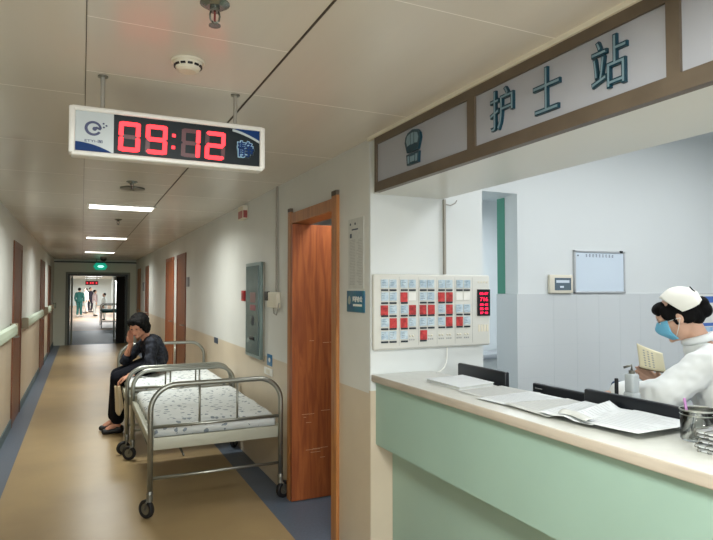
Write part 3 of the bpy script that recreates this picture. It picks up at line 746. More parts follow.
# paper notice and teal sign right of the door
t = thing('wall_notice', 'tall printed paper notice on the wall beside the open door', 'notice', (X, 3.0, 1.545))
mb = MB(); mb.box((X-.003, 2.908, 1.552), (X-.0005, 3.112, 1.955)); mb.build('sheet', M['paperg'], t)
mb = MB()
mb.use(0).box((X-.0036, 2.98, 1.888), (X-.003, 3.065, 1.896)).box((X-.0036, 3.065, 1.845), (X-.003, 3.09, 1.87)); mb.ball((X-.003, 3.085, 1.925), (.0008, .01, .008), 8, 4); mb.ball((X-.003, 3.02, 1.925), (.0008, .01, .008), 8, 4)
for i in range(30):
    z = 1.83-i*.0088
    mb.use(1).box((X-.0034, 3.02, z), (X-.003, 3.09, z+.0022)).box((X-.0034, 2.93, z), (X-.003, 3.0-rnd.uniform(0, .03), z+.0022))
mb.build('print', [M['ink'], M['inkl']], t)
t = thing('teal_room_sign', 'square teal sign with white characters under the paper notice', 'sign', (X, 3.0, 1.42))
mb = MB(); mb.rbox((X-.008, 2.895, 1.418), (X-.0005, 3.125, 1.54), .002); mb.build('plate', M['tealsign'], t)
mb = MB(); text(mb, '医护办公', (X-.008, 2.978, 1.492), (0, -1, 0), (0, 0, 1), .034, .001, .03, .125); mb.box((X-.009, 2.92, 1.452), (X-.008, 3.035, 1.464)); mb.build('lettering', M['white'], t, fix=False)
mb = MB(); mb.ball((X-.008, 3.088, 1.485), (.001, .02, .025), 14, 8); mb.build('symbol', mat('symbol_grey', (150, 160, 150), .5), t)

# ---------------------------------------------------------------- nurses room wall things
t = thing('whiteboard', 'framed whiteboard on the back wall behind the nurse', 'whiteboard', (3.97, YB, 1.51))
wx0, wx1, wz0, wz1 = 3.672, 4.262, 1.514, 1.872
mb = MB(); mb.box((wx0+.01, YB-.014, wz0+.01), (wx1-.01, YB-.001, wz1-.01)); mb.build('panel', M['wb'], t)
mb = MB()
mb.rbox((wx0, YB-.022, wz0), (wx0+.016, YB-.001, wz1), .003).rbox((wx1-.016, YB-.022, wz0), (wx1, YB-.001, wz1), .003).rbox((wx0, YB-.022, wz0), (wx1, YB-.001, wz0+.016), .003).rbox((wx0, YB-.022, wz1-.016), (wx1, YB-.001, wz1), .003)
mb.build('frame', M['alu'], t)
mb = MB()
for i in range(9):
    x = wx0+.14+i*.038
    for k in range(3): mb.box((x-.010+rnd.uniform(-.002, .002), YB-.0146, wz1-.052+k*.009), (x+.010, YB-.014, wz1-.049+k*.009))
    mb.box((x-.0015, YB-.0146, wz1-.056), (x+.0015, YB-.014, wz1-.028))
mb.ball((wx0+.045, YB-.0143, wz1-.043), (.008, .0006, .008), 10, 5)
mb.build('heading', M['ink'], t)
mb = MB(); mb.rbox((wx1-.065, YB-.03, wz1-.012), (wx1-.035, YB-.014, wz1+.006), .004); mb.build('clip', M['black'], t)
t = thing('wall_thermometer', 'small cream framed gauge left of the whiteboard', 'gauge', (3.52, YB, 1.51))
mb = MB(); mb.rbox((3.395, YB-.03, 1.514), (3.645, YB-.001, 1.665), .008); mb.build('housing', M['cream'], t)
mb = MB(); mb.box((3.445, YB-.032, 1.54), (3.62, YB-.03, 1.64)); w_ = mb.build('window', mat('gauge_window', (88, 104, 114), .15), t)
mb = MB(); mb.box((3.46, YB-.0325, 1.60), (3.60, YB-.032, 1.622)).box((3.50, YB-.0325, 1.56), (3.54, YB-.032, 1.575)); mb.build('scale', M['wb'], w_)
t = thing('wall_poster', 'blue and white poster on the back wall at the right edge', 'poster', (5.5, YB, 1.0))
mb = MB(); mb.use(0).box((5.20, YB-.014, 1.02), (5.75, YB-.0115, 1.50)); mb.build('sheet', M['white'], t)
mb = MB(); mb.use(0).box((5.21, YB-.0146, 1.42), (5.74, YB-.014, 1.48)).box((5.21, YB-.0146, 1.20), (5.74, YB-.014, 1.23)); mb.use(1).box((5.21, YB-.0146, 1.04), (5.74, YB-.014, 1.19))
mb.build('print', [mat('poster_band', (70, 110, 185), .5), M['posterb']], t)

# ---------------------------------------------------------------- papers and things on the counter
CT = 1.0895; KS = 1.04
def sheet(corners, z0, curl, seed, m, label, name='paper_sheet', cat='paper', group='papers on the counter', lines=True, fold=0):
    a, b, c, d = [V((*p, 0))*KS for p in corners]
    rr = random.Random(seed); ph = rr.uniform(0, 6)
    def fn(u, v):
        p = (a*(1-u)+b*u)*(1-v)+(d*(1-u)+c*u)*v
        z = z0+curl*(.5+.5*math.sin(ph+u*4.2+v*2.1))*(.3+.7*abs(2*u-1)) + fold*max(0, 1-abs(u-.5)*5)*(.4+.6*v)
        return (p.x, p.y, z+.0012)
    mb = MB(); mb.grid(fn, 22, 16, .0008)
    o = mb.build(name, m); tag(o, label, cat, group)
    if lines:
        mb = MB()
        for i in range(1, 13):
            v = .06+i*.067; v2 = v+.012
            u1 = rr.uniform(.55, .93)
            P = [V(fn(u, v))+V((0, 0, .0006)) for u in [.07+(u1-.07)*k/10 for k in range(11)]]; Q = [V(fn(u, v2))+V((0, 0, .0006)) for u in [.07+(u1-.07)*k/10 for k in range(11)]]
            mb.add(P+Q, [(k, k+1, 12+k, 11+k) for k in range(10)], True)
        mb.build('printed_lines', M['inkf'], o, fix=False)
    return o
t = thing('white_binder', 'closed white binder lying at the wall end of the counter', 'binder', (1.68, 2.37, CT))
def quadbox(mb, cs, z0, z1):
    vs = [V((*p, z0)) for p in cs]+[V((*p, z1)) for p in cs]
    return mb.add(vs, [(0, 3, 2, 1), (4, 5, 6, 7), (0, 1, 5, 4), (1, 2, 6, 5), (2, 3, 7, 6), (3, 0, 4, 7)], False)
bc = [(1.56, 2.50), (1.56, 2.215), (1.79, 2.257), (1.80, 2.527)]
mb = MB(); quadbox(mb, bc, CT+.012, CT+.0145); mb.build('cover', M['paper'], t)
mb = MB(); quadbox(mb, [(x*.97+1.68*.03, y*.97+2.37*.03) for x, y in bc], CT+.002, CT+.012); mb.build('pages', M['paperg'], t)
mb = MB(); quadbox(mb, bc, CT, CT+.002); mb.build('back_cover', M['paper'], t)
sheet([(1.47, 2.10), (1.50, 1.88), (1.77, 1.92), (1.74, 2.14)], CT, .002, 1, M['paperg'], 'grey printed form lying flat just beside the white binder')
sheet([(1.44, 1.93), (1.46, 1.70), (1.76, 1.72), (1.74, 1.95)], CT+.004, .002, 2, M['paper'], 'flat printed form lying second from the white binder')
sheet([(1.45, 1.77), (1.44, 1.53), (1.74, 1.50), (1.75, 1.75)], CT+.008, .003, 3, M['paperg'], 'grey printed form in the middle of the counter')
sheet([(1.44, 1.58), (1.46, 1.36), (1.755, 1.44), (1.75, 1.66)], CT+.013, .005, 4, M['paper'], 'curled open sheet with a raised fold in front of the nurse', fold=.022)
sheet([(1.46, 1.40), (1.47, 1.20), (1.76, 1.21), (1.76, 1.45)], CT+.018, .004, 5, M['paper'], 'top loose white sheet lying next to the glass pen cup')
mb = MB()   # rolled-over lip of the pad
mb.grid(lambda u, v: (1.513+v*.05+.01*math.sin(u*5), 1.56-.135*u, CT+.028+.012*math.sin(v*PI)*(1-u*.5)), 12, 8, .001)
tag(mb.build('paper_sheet', M['paperg']), 'small crumpled sheet edge curling over the counter front', 'paper', 'papers on the counter')
# pen cup
cx_, cy_ = 1.711, 1.18
t = thing('pen_cup', 'clear round pen cup with steel rim on the counter', 'cup', (cx_, cy_, CT))
mb = MB(); n = 36; prof = [(.0, 0), (.048, 0), (.0505, .003), (.0505, .092), (.0475, .092), (.0475, .006), (.0, .006)]
vs = [(cx_+r*math.cos(2*PI*k/n), cy_+r*math.sin(2*PI*k/n), CT+z) for r, z in prof[1:-1] for k in range(n)]
L = len(prof)-2
fs = [(i*n+k, i*n+(k+1) % n, (i+1)*n+(k+1) % n, (i+1)*n+k) for i in range(L-1) for k in range(n)]+[tuple(reversed(range(n))), tuple((L-1)*n+k for k in range(n))]
mb.add(vs, fs, True); mb.build('wall', mat('cup_glass', (235, 238, 236), .04, trans=1., ior=1.25), t)
mb = MB(); mb.tube([(cx_+.0505*math.cos(2*PI*k/40), cy_+.0505*math.sin(2*PI*k/40), CT+.092) for k in range(40)], .0028, 8, True); mb.tube([(cx_+.0505*math.cos(2*PI*k/40), cy_+.0505*math.sin(2*PI*k/40), CT+.078) for k in range(40)], .0014, 6, True)
mb.build('rim', M['steel'], t)
for dx, dy, ex, ey, h, m, lb in ((-.03, .02, -.036, .03, .094, 'black', 'black pen leaning in the clear cup'), (-.02, .03, -.01, .038, .118, 'purple', 'purple pen standing in the clear cup'), (.01, -.02, .03, -.03, .085, 'steel', 'steel scissors handle resting low in the clear cup')):
    mb = MB(); mb.cap((cx_+dx*.6, cy_+dy*.6, CT+.012), (cx_+ex, cy_+ey, CT+h), .0042, .0042, 8); tag(mb.build('pen', M[m]), lb, 'pen', 'pens in the cup')
# metal clipped record cards at the right edge
for i in range(5):
    ang = rnd.uniform(-.12, .12); m_ = Matrix.Translation((1.665+rnd.uniform(-.006, .006), 1.045+rnd.uniform(-.006, .006), CT+i*.0125)) @ Matrix.Rotation(ang, 4, 'Z')
    t = thing('record_holder', ['lowest', 'second lowest', 'middle', 'second highest', 'topmost'][i]+' wire bound record holder in the stack beside the cup', 'record holder', m_.translation, 'record holders by the cup')
    mb = MB(); mb.box((-.075, -.10, .001), (.09, .055, .007), m_); mb.build('cards', M['paper'], t)
    mb = MB(); mb.box((-.078, -.10, .0075), (.0, .06, .0095), m_); mb.build('cover_plate', M['alu'], t)
    mb = MB()
    for y in (.05, .02, -.03): mb = MB(); mb.tube([m_ @ V(p) for p in ((-.074, y, .002), (-.09, y, .004), (-.092, y, .009), (-.078, y, .0115), (-.03, y, .0105))], .0013, 6); mb.build('wire_ring', M['steeldk'], t)
    mb = MB(); mb.tube([m_ @ V(p) for p in ((-.078, .058, .0105), (.09, .062, .0105))], .0015, 6)
    mb.build('wire_clip', M['steeldk'], t)

# chair back and bottle behind the monitors
t = thing('office_chair', 'dark blue office chair behind the monitors beside the nurse', 'chair', (2.72, 2.42, 0))
m_ = Matrix.Translation((2.72, 2.24, -.04)) @ Matrix.Rotation(math.radians(-52), 4, 'Z')
mb = MB(); mb.rbox((-.115, -.02, .80), (.115, .03, 1.085), .03, m_, 4); mb.build('backrest', M['chair'], t)
mb = MB(); mb.rbox((-.21, .03, .44), (.21, .45, .51), .03, m_, 4); mb.build('seat', M['chair'], t)
mb = MB(); mb.tube([m_ @ V(p) for p in ((0, -.02, .86), (0, -.05, .6), (0, .02, .43), (0, .22, .43))], .014, 8); mb.cyl(m_ @ V((0, .23, .08)), m_ @ V((0, .23, .44)), .022); mb.build('stem', M['black'], t)
for k in range(5):
    a = 2*PI*k/5; e = m_ @ V((.25*math.cos(a), .23+.25*math.sin(a), .07)); mb = MB(); mb.tube([m_ @ V((0, .23, .1)), e], .014, 8); lg = mb.build('leg', M['black'], t)
    mb = MB(); mb.cyl((e.x-.012, e.y, .03), (e.x+.012, e.y, .03), .029, 14); mb.build('caster', M['rubber'], lg)
bx, by = 2.36, 1.955
t = thing('sanitiser_bottle', 'clear bottle with dark pump left of the nurse', 'bottle', (bx, by, .75))
mb = MB(); mb.rbox((bx-.025, by-.025, 1.06), (bx+.025, by+.025, 1.15), .01); mb.rbox((bx-.03, by-.03, .75), (bx+.03, by+.03, 1.065), .012); mb.build('body', mat('bottle_plastic', (205, 212, 214), .15, trans=.3), t)
mb = MB(); mb.cyl((bx, by, 1.15), (bx, by, 1.165), .014); mb.tube([(bx, by, 1.165), (bx, by, 1.19), (bx-.03, by+.02, 1.178)], .006, 8); mb.build('pump', M['steeldk'], t)
mb = MB(); mb.rbox((bx-.055, by+.04, .75), (bx-.040, by+.055, 1.125), .004); tag(mb.build('pen_holder', M['black']), 'thin black upright holder beside the clear bottle', 'holder')

# ---------------------------------------------------------------- beds
def arch(x0, x1, y, zt, r=.17, z0=.10, n=10):
    pts = [(x0, y, z0)]
    for i in range(n+1):
        a = PI-PI/2*i/n; pts.append((x0+r+r*math.cos(a), y, zt-r+r*math.sin(a)))
    for i in range(n+1):
        a = PI/2-PI/2*i/n; pts.append((x1-r+r*math.cos(a), y, zt-r+r*math.sin(a)))
    pts.append((x1, y, z0)); return pts
def caster(t, x, y, ang, r=.062):
    c, s = math.cos(ang), math.sin(ang); ox, oy = x+c*.03, y+s*.03
    mb = MB(); mb.cyl((x, y, .115), (x, y, .165), .021, 14); mb.cyl((x, y, .165), (x, y, .19), .024, 14, .017)
    for k in (-1, 1):
        p = V((-s*k*.022, c*k*.022, 0))
        mb.tube([V((x, y, .125))+p*.8, V((x+c*.012, y+s*.012, .11))+p, V((ox, oy, r))+p], .006, 6)
    mb.cyl((ox+s*.028, oy-c*.028, r), (ox-s*.028, oy+c*.028, r), .008, 10)
    o = mb.build('caster_fork', M['steeldk'], t)
    mb = MB(); n = 24; A = []
    prof = [(.6, -.014), (.92, -.017), (1, -.010), (1, .010), (.92, .017), (.6, .014)]
    ax = V((-s, c, 0)); u = V((c, s, 0)); w = V((0, 0, 1)); cc = V((ox, oy, r))
    vs = [cc+(u*math.cos(2*PI*k/n)+w*math.sin(2*PI*k/n))*r*q+ax*h for q, h in prof for k in range(n)]
    P = len(prof); mb.add(vs, [(i*n+k, i*n+(k+1) % n, ((i+1) % P)*n+(k+1) % n, ((i+1) % P)*n+k) for i in range(P) for k in range(n)], True)
    wh = mb.build('tyre', M['rubber'], t)
    mb = MB(); mb.cyl(cc-ax*.012, cc+ax*.012, r*.62, 20); mb.build('hub', M['steeldk'], wh)

def bed(x0, x1, y0, y1, zf, zh, label, mlabel, mz=.53, angs=(2.2, .4, 2.6, .9)):
    t = thing('hospital_bed', label, 'bed', ((x0+x1)/2, (y0+y1)/2, 0), 'hospital beds in the corridor')
    for nm, y, zt in (('footboard', y0, zf), ('headboard', y1, zh)):
        mb = MB(); mb.tube(arch(x0, x1, y, zt, .17 if zt > .85 else .15, .17), .0185, 14)
        o = mb.build(nm, M['steel'], t)
        mb = MB(); mb.tube([(x0, y, .61), (x1, y, .61)], .012, 10); mb.build('cross_bar', M['steel'], o)
        mb = MB(); mb.tube([(x0, y, .265), (x1, y, .265)], .011, 10); mb.build('cross_bar', M['steel'], o)
        for k in (1, 2):
            x = x0+(x1-x0)*k/3+(.02 if k == 1 else -.02); mb = MB(); mb.tube([(x, y, .61), (x, y, zt-.01)], .008, 8); mb.build('upright', M['steel'], o)
    mb = MB()
    for x in (x0+.005, x1-.005): mb = MB(); mb.rbox((x-.012, y0+.018, .475), (x+.012, y1-.018, .535), .004); mb.build('side_rail', M['bedpan'], t)
    for ya in (y0+.005, y1-.022): mb = MB(); mb.rbox((x0+.02, ya, .452), (x1-.02, ya+.017, .535), .003); mb.build('end_panel', M['bedpan'], t)
    mb = MB(); mb.box((x0+.018, y0+.022, .515), (x1-.018, y1-.022, .53))
    for k in range(7): yy = y0+.1+(y1-y0-.2)*k/6; mb.box((x0+.018, yy-.015, .49), (x1-.018, yy+.015, .515))
    mb.build('bed_deck', M['bedpan'], t)
    mb = MB(); mb.tube([(x0+.01, y0+.25, .44), (x0+.01, y1-.25, .44)], .010, 8); mb.tube([(x0+.22, y0, .40), (x0+.22, y0+.5, .44)], .008, 8); mb.build('crank_rod', M['steeldk'], t)
    for (x, y), a in zip(((x0, y0), (x1, y0), (x0, y1), (x1, y1)), angs): caster(t, x, y, a)
    # mattress under a printed sheet
    mb = MB()
    def fn(u, v):
        x = x0+.03+(x1-x0-.06)*u; y = y0+.035+(y1-y0-.07)*v
        e = min(u, 1-u, v, 1-v); dz = -.030*max(0, 1-e/.05)**2
        n_ = noise.noise(V((x*5, y*5, 1.7)))*.010+noise.noise(V((x*14, y*11, 4)))*.004
        return (x, y, mz+.10+dz+n_)
    mb.grid(fn, 40, 60, 0); N = len(mb.v)
    nu, nv = 40, 60
    bd = [i for i in range(nu+1)]+[j*(nu+1)+nu for j in range(1, nv+1)]+[nv*(nu+1)+i for i in range(nu-1, -1, -1)]+[j*(nu+1) for j in range(nv-1, 0, -1)]
    low = [(mb.v[i][0]+.004*math.sin(k*.9), mb.v[i][1]+.003*math.sin(k*.7), mz+.004) for k, i in enumerate(bd)]; K = len(bd)
    mb.v += low
    for k in range(K): mb.f.append([bd[k], bd[(k+1) % K], N+(k+1) % K, N+k]); mb.m.append(0); mb.smooth.append(True)
    mb.f.append([N+k for k in range(K)]); mb.m.append(0); mb.smooth.append(False)
    tag(mb.build('mattress', M['sheet']), mlabel, 'mattress', 'mattresses on the corridor beds')
    return t
bed(.433, 1.352, 4.2, 5.70, .892, .80, 'steel framed hospital bed nearest the viewer beside the open door', 'thin mattress in a white floral sheet on the nearest bed')
bed(.40, 1.375, 5.93, 7.35, .80, .90, 'steel framed hospital bed the woman in dark clothes sits on', 'thin mattress in a white floral sheet under the seated woman', angs=(3.4, 1.2, 2.6, .9))

# ---------------------------------------------------------------- people
def hand(mb, wrist, fwd, palm, curl=.5, s=1., thumb=1, spread=.0):
    """fwd: wrist->knuckles, palm: direction the palm faces, thumb=+1/-1 which side"""
    f = V(fwd).normalized(); p = V(palm); p = (p-f*p.dot(f)).normalized(); sd = f.cross(p)*thumb
    w = V(wrist)
    lens = [(.040, .024, .019), (.044, .028, .020), (.040, .026, .019), (.031, .020, .017)]
    for i in range(4):
        o = (.029-i*.0195)*s; k = w+f*(.082-.004*abs(i-1))*s+sd*o
        mb.cap(w+f*.012*s+sd*o*.6, k, .0125*s, .0105*s, 10)
        d = f.copy(); c = k; a = 0
        dd = (f+sd*spread*(1.5-i)*.2).normalized(); axis = dd.cross(p)
        for j, L in enumerate(lens[i]):
            a += curl*(.55 if j == 0 else .8)
            q = dd*math.cos(a)+p*math.sin(a); e = c+q*L*s
            mb.cap(c, e, (.0092-j*.0009)*s, (.0086-j*.001)*s, 8); c = e
    c = w+f*.02*s+sd*.026*s; d = (f*.75+sd*.65+p*.25).normalized(); e = c+d*.042*s; mb.cap(c, e, .0135*s, .0105*s, 10)
    d = (f*.85+sd*.25+p*.35).normalized(); e2 = e+d*.030*s; mb.cap(e, e2, .0105*s, .009*s, 8); mb.cap(e2, e2+(f*.9+p*.4).normalized()*.022*s, .009*s, .0075*s, 8)

def head(mb, H, s=1., ears=True):
    """H: 4x4, local +x = face forward, +y = her left, +z up; origin at head centre"""
    def b(c, r, rot=None):
        R = H.to_3x3() if rot is None else H.to_3x3() @ rot
        mb.ball(H @ (V(c)*s), tuple(q*s for q in r), 20, 14, R)
    b((-.012, 0, .025), (.096, .077, .092)); b((.012, 0, -.03), (.076, .066, .088)); b((.04, 0, -.085), (.036, .036, .026))
    b((.052, 0, .03), (.042, .056, .045))
    for q in (-1, 1):
        b((.052, q*.036, -.022), (.032, .024, .026)); b((.078, q*.030, .020), (.014, .024, .008)); b((.083, q*.012, -.036), (.010, .008, .007))
        if ears: b((-.008, q*.077, -.004), (.018, .008, .031)); b((-.004, q*.079, -.026), (.010, .007, .011))
    b((.088, 0, .0), (.009, .008, .026)); b((.097, 0, -.028), (.013, .011, .011))
    b((.083, 0, -.058), (.012, .024, .006)); b((.081, 0, -.069), (.012, .020, .007)); b((.072, 0, -.095), (.016, .02, .014))

def basis(origin, fwd, up=(0, 0, 1)):
    f = V(fwd).normalized(); u = V(up); l = u.cross(f).normalized(); u2 = f.cross(l)
    m = Matrix((f, l, u2)).transposed().to_4x4(); m.translation = V(origin); return m

# ---- the seated woman
WL = (.74, 6.78, 0)
P = thing('person', 'woman in dark jacket seated on the bed resting her face on her hand', 'person', (.55, 6.8, 0))
hipL, hipR = V((.74, 6.66, .745)), V((.74, 6.86, .745))
knL, knR = V((.345, 6.60, .625)), V((.36, 6.86, .625))
anL, anR = V((.365, 6.82, .10)), V((.345, 7.02, .10))
chest = V((.675, 6.74, .93)); waist = V((.735, 6.76, .81)); neckb = V((.638, 6.68, 1.02))
shL, shR = V((.675, 6.555, .975)), V((.655, 6.87, .975))
elL = V((.66, 6.46, .745)); wrL = V((.455, 6.50, .655))
elR = V((.432, 6.77, .775)); wrR = V((.482, 6.665, .975))
HH = basis((.553, 6.62, 1.155), (-.66, -.72, -.42))
mb = MB()
head(mb, HH, 1.)
mb.cap(HH @ V((-.03, 0, -.06)), neckb, .047, .052)
mb.cap(chest, waist, .10, .11); mb.cap(waist, (hipL+hipR)/2, .11, .12); mb.cap(shL, shR, .05); mb.cap(neckb, chest, .05, .10)
for sh, el, wr in ((shL, elL, wrL), (shR, elR, wrR)): mb.cap(sh, el, .046, .038); mb.cap(el, wr, .038, .024)
for h, k, a in ((hipL, knL, anL), (hipR, knR, anR)): mb.cap(h, k, .082, .055); mb.cap(k, a, .052, .032); mb.cap(a, a+V((-.10, -.01, -.05)), .034, .026); mb.cap(a, a+V((.025, 0, -.06)), .032, .03)
hand(mb, wrR, (-.15, -.30, 1), (.45, -.6, -.1), .28, 1.0, -1)
hand(mb, wrL, (-1, .15, -.45), (.1, 0, -1), .75, 1.0, 1)
body = mb.build('body', M['skinr'], P); bake(body, .0055, 3)
# hair
mb = MB()
def hb(c, r): mb.ball(HH @ V(c), r, 18, 12, HH.to_3x3())
hb((-.026, 0, .044), (.106, .102, .096)); hb((-.050, 0, -.022), (.070, .097, .090)); hb((.045, 0, .083), (.050, .070, .032))
for q in (-1, 1): hb((.005, q*.078, .005), (.048, .020, .066)); hb((.052, q*.055, .062), (.032, .030, .034)); hb((-.03, q*.066, -.06), (.040, .028, .035))
hb((.078, .0, .066), (.020, .058, .022))
o = mb.build('hair', M['hair'], P); bake(o, .006, 3)
rough_up(o, lambda c: noise.noise(c*45)*.006)
mb = MB()
for q in (-1, 1): mb.ball(HH @ V((.083, q*.030, .0)), (.007, .014, .005), 10, 6, HH.to_3x3())
mb.build('eyelid', M['eye'], P)
mb = MB(); mb.ball(HH @ V((.093, 0, -.063)), (.006, .020, .005), 12, 6, HH.to_3x3()); mb.build('lips', M['lip'], P)
# jacket
mb = MB()
mb.cap(chest+V((.02, 0, 0)), waist+V((.015, 0, 0)), .128, .132); mb.cap(chest+V((.0, -.07, .0)), waist+V((.01, -.05, 0)), .10, .115); mb.cap(chest+V((0, .07, 0)), waist+V((.01, .05, 0)), .10, .115)
mb.cap(waist, (hipL+hipR)/2+V((.0, 0, .025)), .13, .13); mb.cap(shL, shR, .068); mb.cap(neckb+V((.02, .01, -.01)), chest, .062, .11)
mb.cap(shL, elL, .066, .058); mb.cap(elL, elL.lerp(wrL, .62), .057, .048); mb.cap(shR, elR, .062, .056); mb.cap(elR, elR.lerp(wrR, .18), .055, .052)
mb.cap(hipL+V((-.02, -.02, .02)), hipR+V((-.02, .02, .02)), .115)
o = mb.build('jacket', M['jacket'], P); bake(o, .008, 4)
rough_up(o, lambda c: noise.noise(c*14)*.012+noise.noise(c*32)*.004)
mb = MB()
for h, k, a in ((hipL, knL, anL), (hipR, knR, anR)): mb.cap(h, k, .098, .070); mb.cap(k, a+V((0, 0, .06)), .070, .070)
mb.cap(hipL, hipR, .10)
o = mb.build('trousers', M['trousers'], P); bake(o, .009, 3)
for a in (anL, anR):
    mb = MB(); mb.cap(a+V((.03, 0, -.065)), a+V((-.13, -.015, -.07)), .036, .030); mb.cap(a+V((.03, 0, -.05)), a+V((0, 0, -.05)), .038)
    for i, p in enumerate(mb.v):
        if p[2] < .006: mb.v[i] = (p[0], p[1], .004)
    o = mb.build('shoe', M['shoe'], P); bake(o, .005, 2)
mb = MB(); mb.grid(lambda u, v: (.312+.080*u*(.7+.3*v)+.012*v, 6.455-.02*u+.012*math.sin(u*9)-.01*v, .565-.30*v*(.85+.15*math.sin(u*4))), 14, 14, .004)
# beige cloth hanging over the bed side
o = mb.build('hanging_cloth', M['beige']); tag(o, 'beige cloth hanging from the lowered hand of the seated woman', 'cloth')

# ---- the nurse behind the counter
NO = V((2.80, 2.02, 0)); nf = V((-.588, .809, 0)); nl = V((-.809, -.588, 0))
def N_(s, l, z): return NO+nf*s+nl*l+V((0, 0, z))
P = thing('person', 'nurse in white coat, white cap and blue face mask behind the counter', 'person', (NO.x, NO.y, 0))
HN = basis(N_(.012, 0, 1.402), nf+V((0, 0, -.46)))
neck = N_(-.085, 0, 1.285); ch = N_(-.135, 0, 1.12); wa = N_(-.20, 0, .92); pel = N_(-.26, 0, .84)
sL, sR = N_(-.125, .165, 1.205), N_(-.125, -.165, 1.205)
eL, eR = N_(.07, .22, 1.035), N_(.04, -.22, .95)
hL, hR = N_(.275, .12, 1.02), N_(.10, -.14, 1.03)
mb = MB(); head(mb, HN, 1.0)
mb.cap(HN @ V((-.04, 0, -.05)), neck, .050, .054); mb.cap(neck, ch, .05, .10); mb.cap(ch, wa, .11, .10); mb.cap(wa, pel, .10, .12); mb.cap(sL, sR, .05)
for a, b_, c_ in ((sL, eL, hL), (sR, eR, hR)): mb.cap(a, b_, .045, .037); mb.cap(b_, c_, .037, .024)
for q in (-1, 1): mb.cap(N_(-.26, q*.09, .82), N_(-.24, q*.10, .46), .08, .05); mb.cap(N_(-.24, q*.10, .46), N_(-.28, q*.10, .09), .05, .034); mb.cap(N_(-.28, q*.10, .07), N_(-.16, q*.11, .045), .034, .028)
hand(mb, hL, nf+V((0, 0, -.25)), (0, 0, -1), .45, 1, -1); hand(mb, hR, nf+V((0, 0, .7)), nl, .6, 1, 1)
body = mb.build('body', M['skin'], P); bake(body, .0055, 3)
# hair with bun
mb = MB()
def hb(c, r): mb.ball(HN @ V(c), r, 18, 12, HN.to_3x3())
hb((-.028, 0, .030), (.094, .084, .088)); hb((-.075, 0, -.015), (.050, .070, .058)); hb((-.125, 0, -.012), (.040, .042, .040)); hb((-.135, .0, .022), (.030, .034, .038))
hb((.050, 0, .072), (.048, .062, .036))
for q in (-1, 1): hb((.036, q*.066, .040), (.030, .014, .040)); hb((.012, q*.074, .006), (.013, .010, .040)); hb((.066, q*.028, .062), (.022, .030, .028)); hb((-.045, q*.066, -.015), (.035, .014, .032))
o = mb.build('hair', M['hair'], P); bake(o, .005, 3)
# cap: a folded white crown open at the nape
mb = MB()
def cf(u, v):
    th = math.radians(-96+192*u); x = (.034-.062*(1-math.cos(th)))*(1-v)-.118*v
    r = (1-.16*v**3)
    return HN @ V((x, math.sin(th)*.100*r, .032+math.cos(th)*(.098+.024*math.sin(v*PI))*r+.003*math.sin(u*26)*v))
mb.grid(cf, 40, 14)
o = mb.build('nurse_cap', M['cap'], P, fix=False)
sm = o.modifiers.new('thick', 'SOLIDIFY'); sm.thickness = .004
mb = MB(); back = [V(cf(i/40, 1)) for i in range(41)]; mid = [q.lerp(HN @ V((-.135, 0, .055)), .5)+(HN.to_3x3() @ V((-.012, 0, 0))) for q in back]
mb.add(back+mid+[HN @ V((-.130, 0, .055))], [(i, i+1, 42+i, 41+i) for i in range(40)]+[(41+i, 42+i, 82) for i in range(40)], True)
o2 = mb.build('cap_back', M['cap'], o, fix=False)
mb = MB(); mb.tube([HN @ V(p) for p in ((-.118, .030, .122), (-.124, .034, .100), (-.128, .03, .090))], .0035, 6); mb.build('hair_pin', M['black'], o)
# mask
mb = MB()
def mf(u, v):
    th = math.radians(-66+132*u); z = .006-.105*v
    bul = .012*math.sin(v*PI)+.020*math.cos(th)**8*math.exp(-((v-.3)/.3)**2)
    rx = .088+bul; ry = .072+bul*.5
    if v > .6: rx -= (v-.6)*.05
    return HN @ V((rx*math.cos(th)**.8+.006, ry*math.sin(th), z+.006*math.cos(th)))
mb.grid(mf, 30, 16); o = mb.build('face_mask', M['mask'], P, fix=False); sm = o.modifiers.new('thick', 'SOLIDIFY'); sm.thickness = .003; sm.offset = 1
for q in (-1, 1):
    mb = MB()
    for z in (.002, -.09): mb.tube([HN @ V(p) for p in ((.045, q*.070, z*.9), (.02, q*.079, z*.55), (-.012, q*.088, -.002))], .0016, 6)
    mb.build('ear_loop', M['white'], o)
mb = MB()
for q in (-1, 1): mb.ball(HN @ V((.081, q*.031, .003)), (.010, .015, .007), 12, 8, HN.to_3x3())
o = mb.build('eye', M['eyew'], P)
mb = MB()
for q in (-1, 1): mb.ball(HN @ V((.088, q*.031, .003)), (.005, .007, .006), 10, 8, HN.to_3x3()); mb.ball(HN @ V((.087, q*.031, .011)), (.006, .017, .0025), 10, 6, HN.to_3x3()); mb.ball(HN @ V((.090, q*.031, .027)), (.004, .018, .003), 10, 6, HN.to_3x3())
mb.build('iris', M['eye'], o)
# coat
mb = MB()
mb.cap(ch, wa, .145, .135); mb.cap(ch+nl*.09, wa+nl*.06, .11, .11); mb.cap(ch-nl*.09, wa-nl*.06, .11, .11); mb.cap(wa, pel, .135, .16); mb.cap(sL, sR, .072)
mb.cap(neck+V((0, 0, -.045)), ch, .072, .13); mb.cap(pel, N_(-.25, 0, .50), .165, .20); mb.cap(N_(-.20, 0, 1.10), N_(-.24, 0, .95), .12, .12)
mb.cap(sL, eL, .080, .078); mb.cap(eL, eL.lerp(hL, 1.0), .076, .056); mb.cap(sR, eR, .074, .066); mb.cap(eR, eR.lerp(hR, .92), .062, .046)
o = mb.build('coat', M['coat'], P); bake(o, .008, 4)
rough_up(o, lambda c: noise.noise(V((c.x*7, c.y*7, c.z*11)))*.014+noise.noise(V((c.x*20+c.z*14, c.y*20, c.z*16)))*.007)
mb = MB(); cc = neck+V((0, 0, .012))
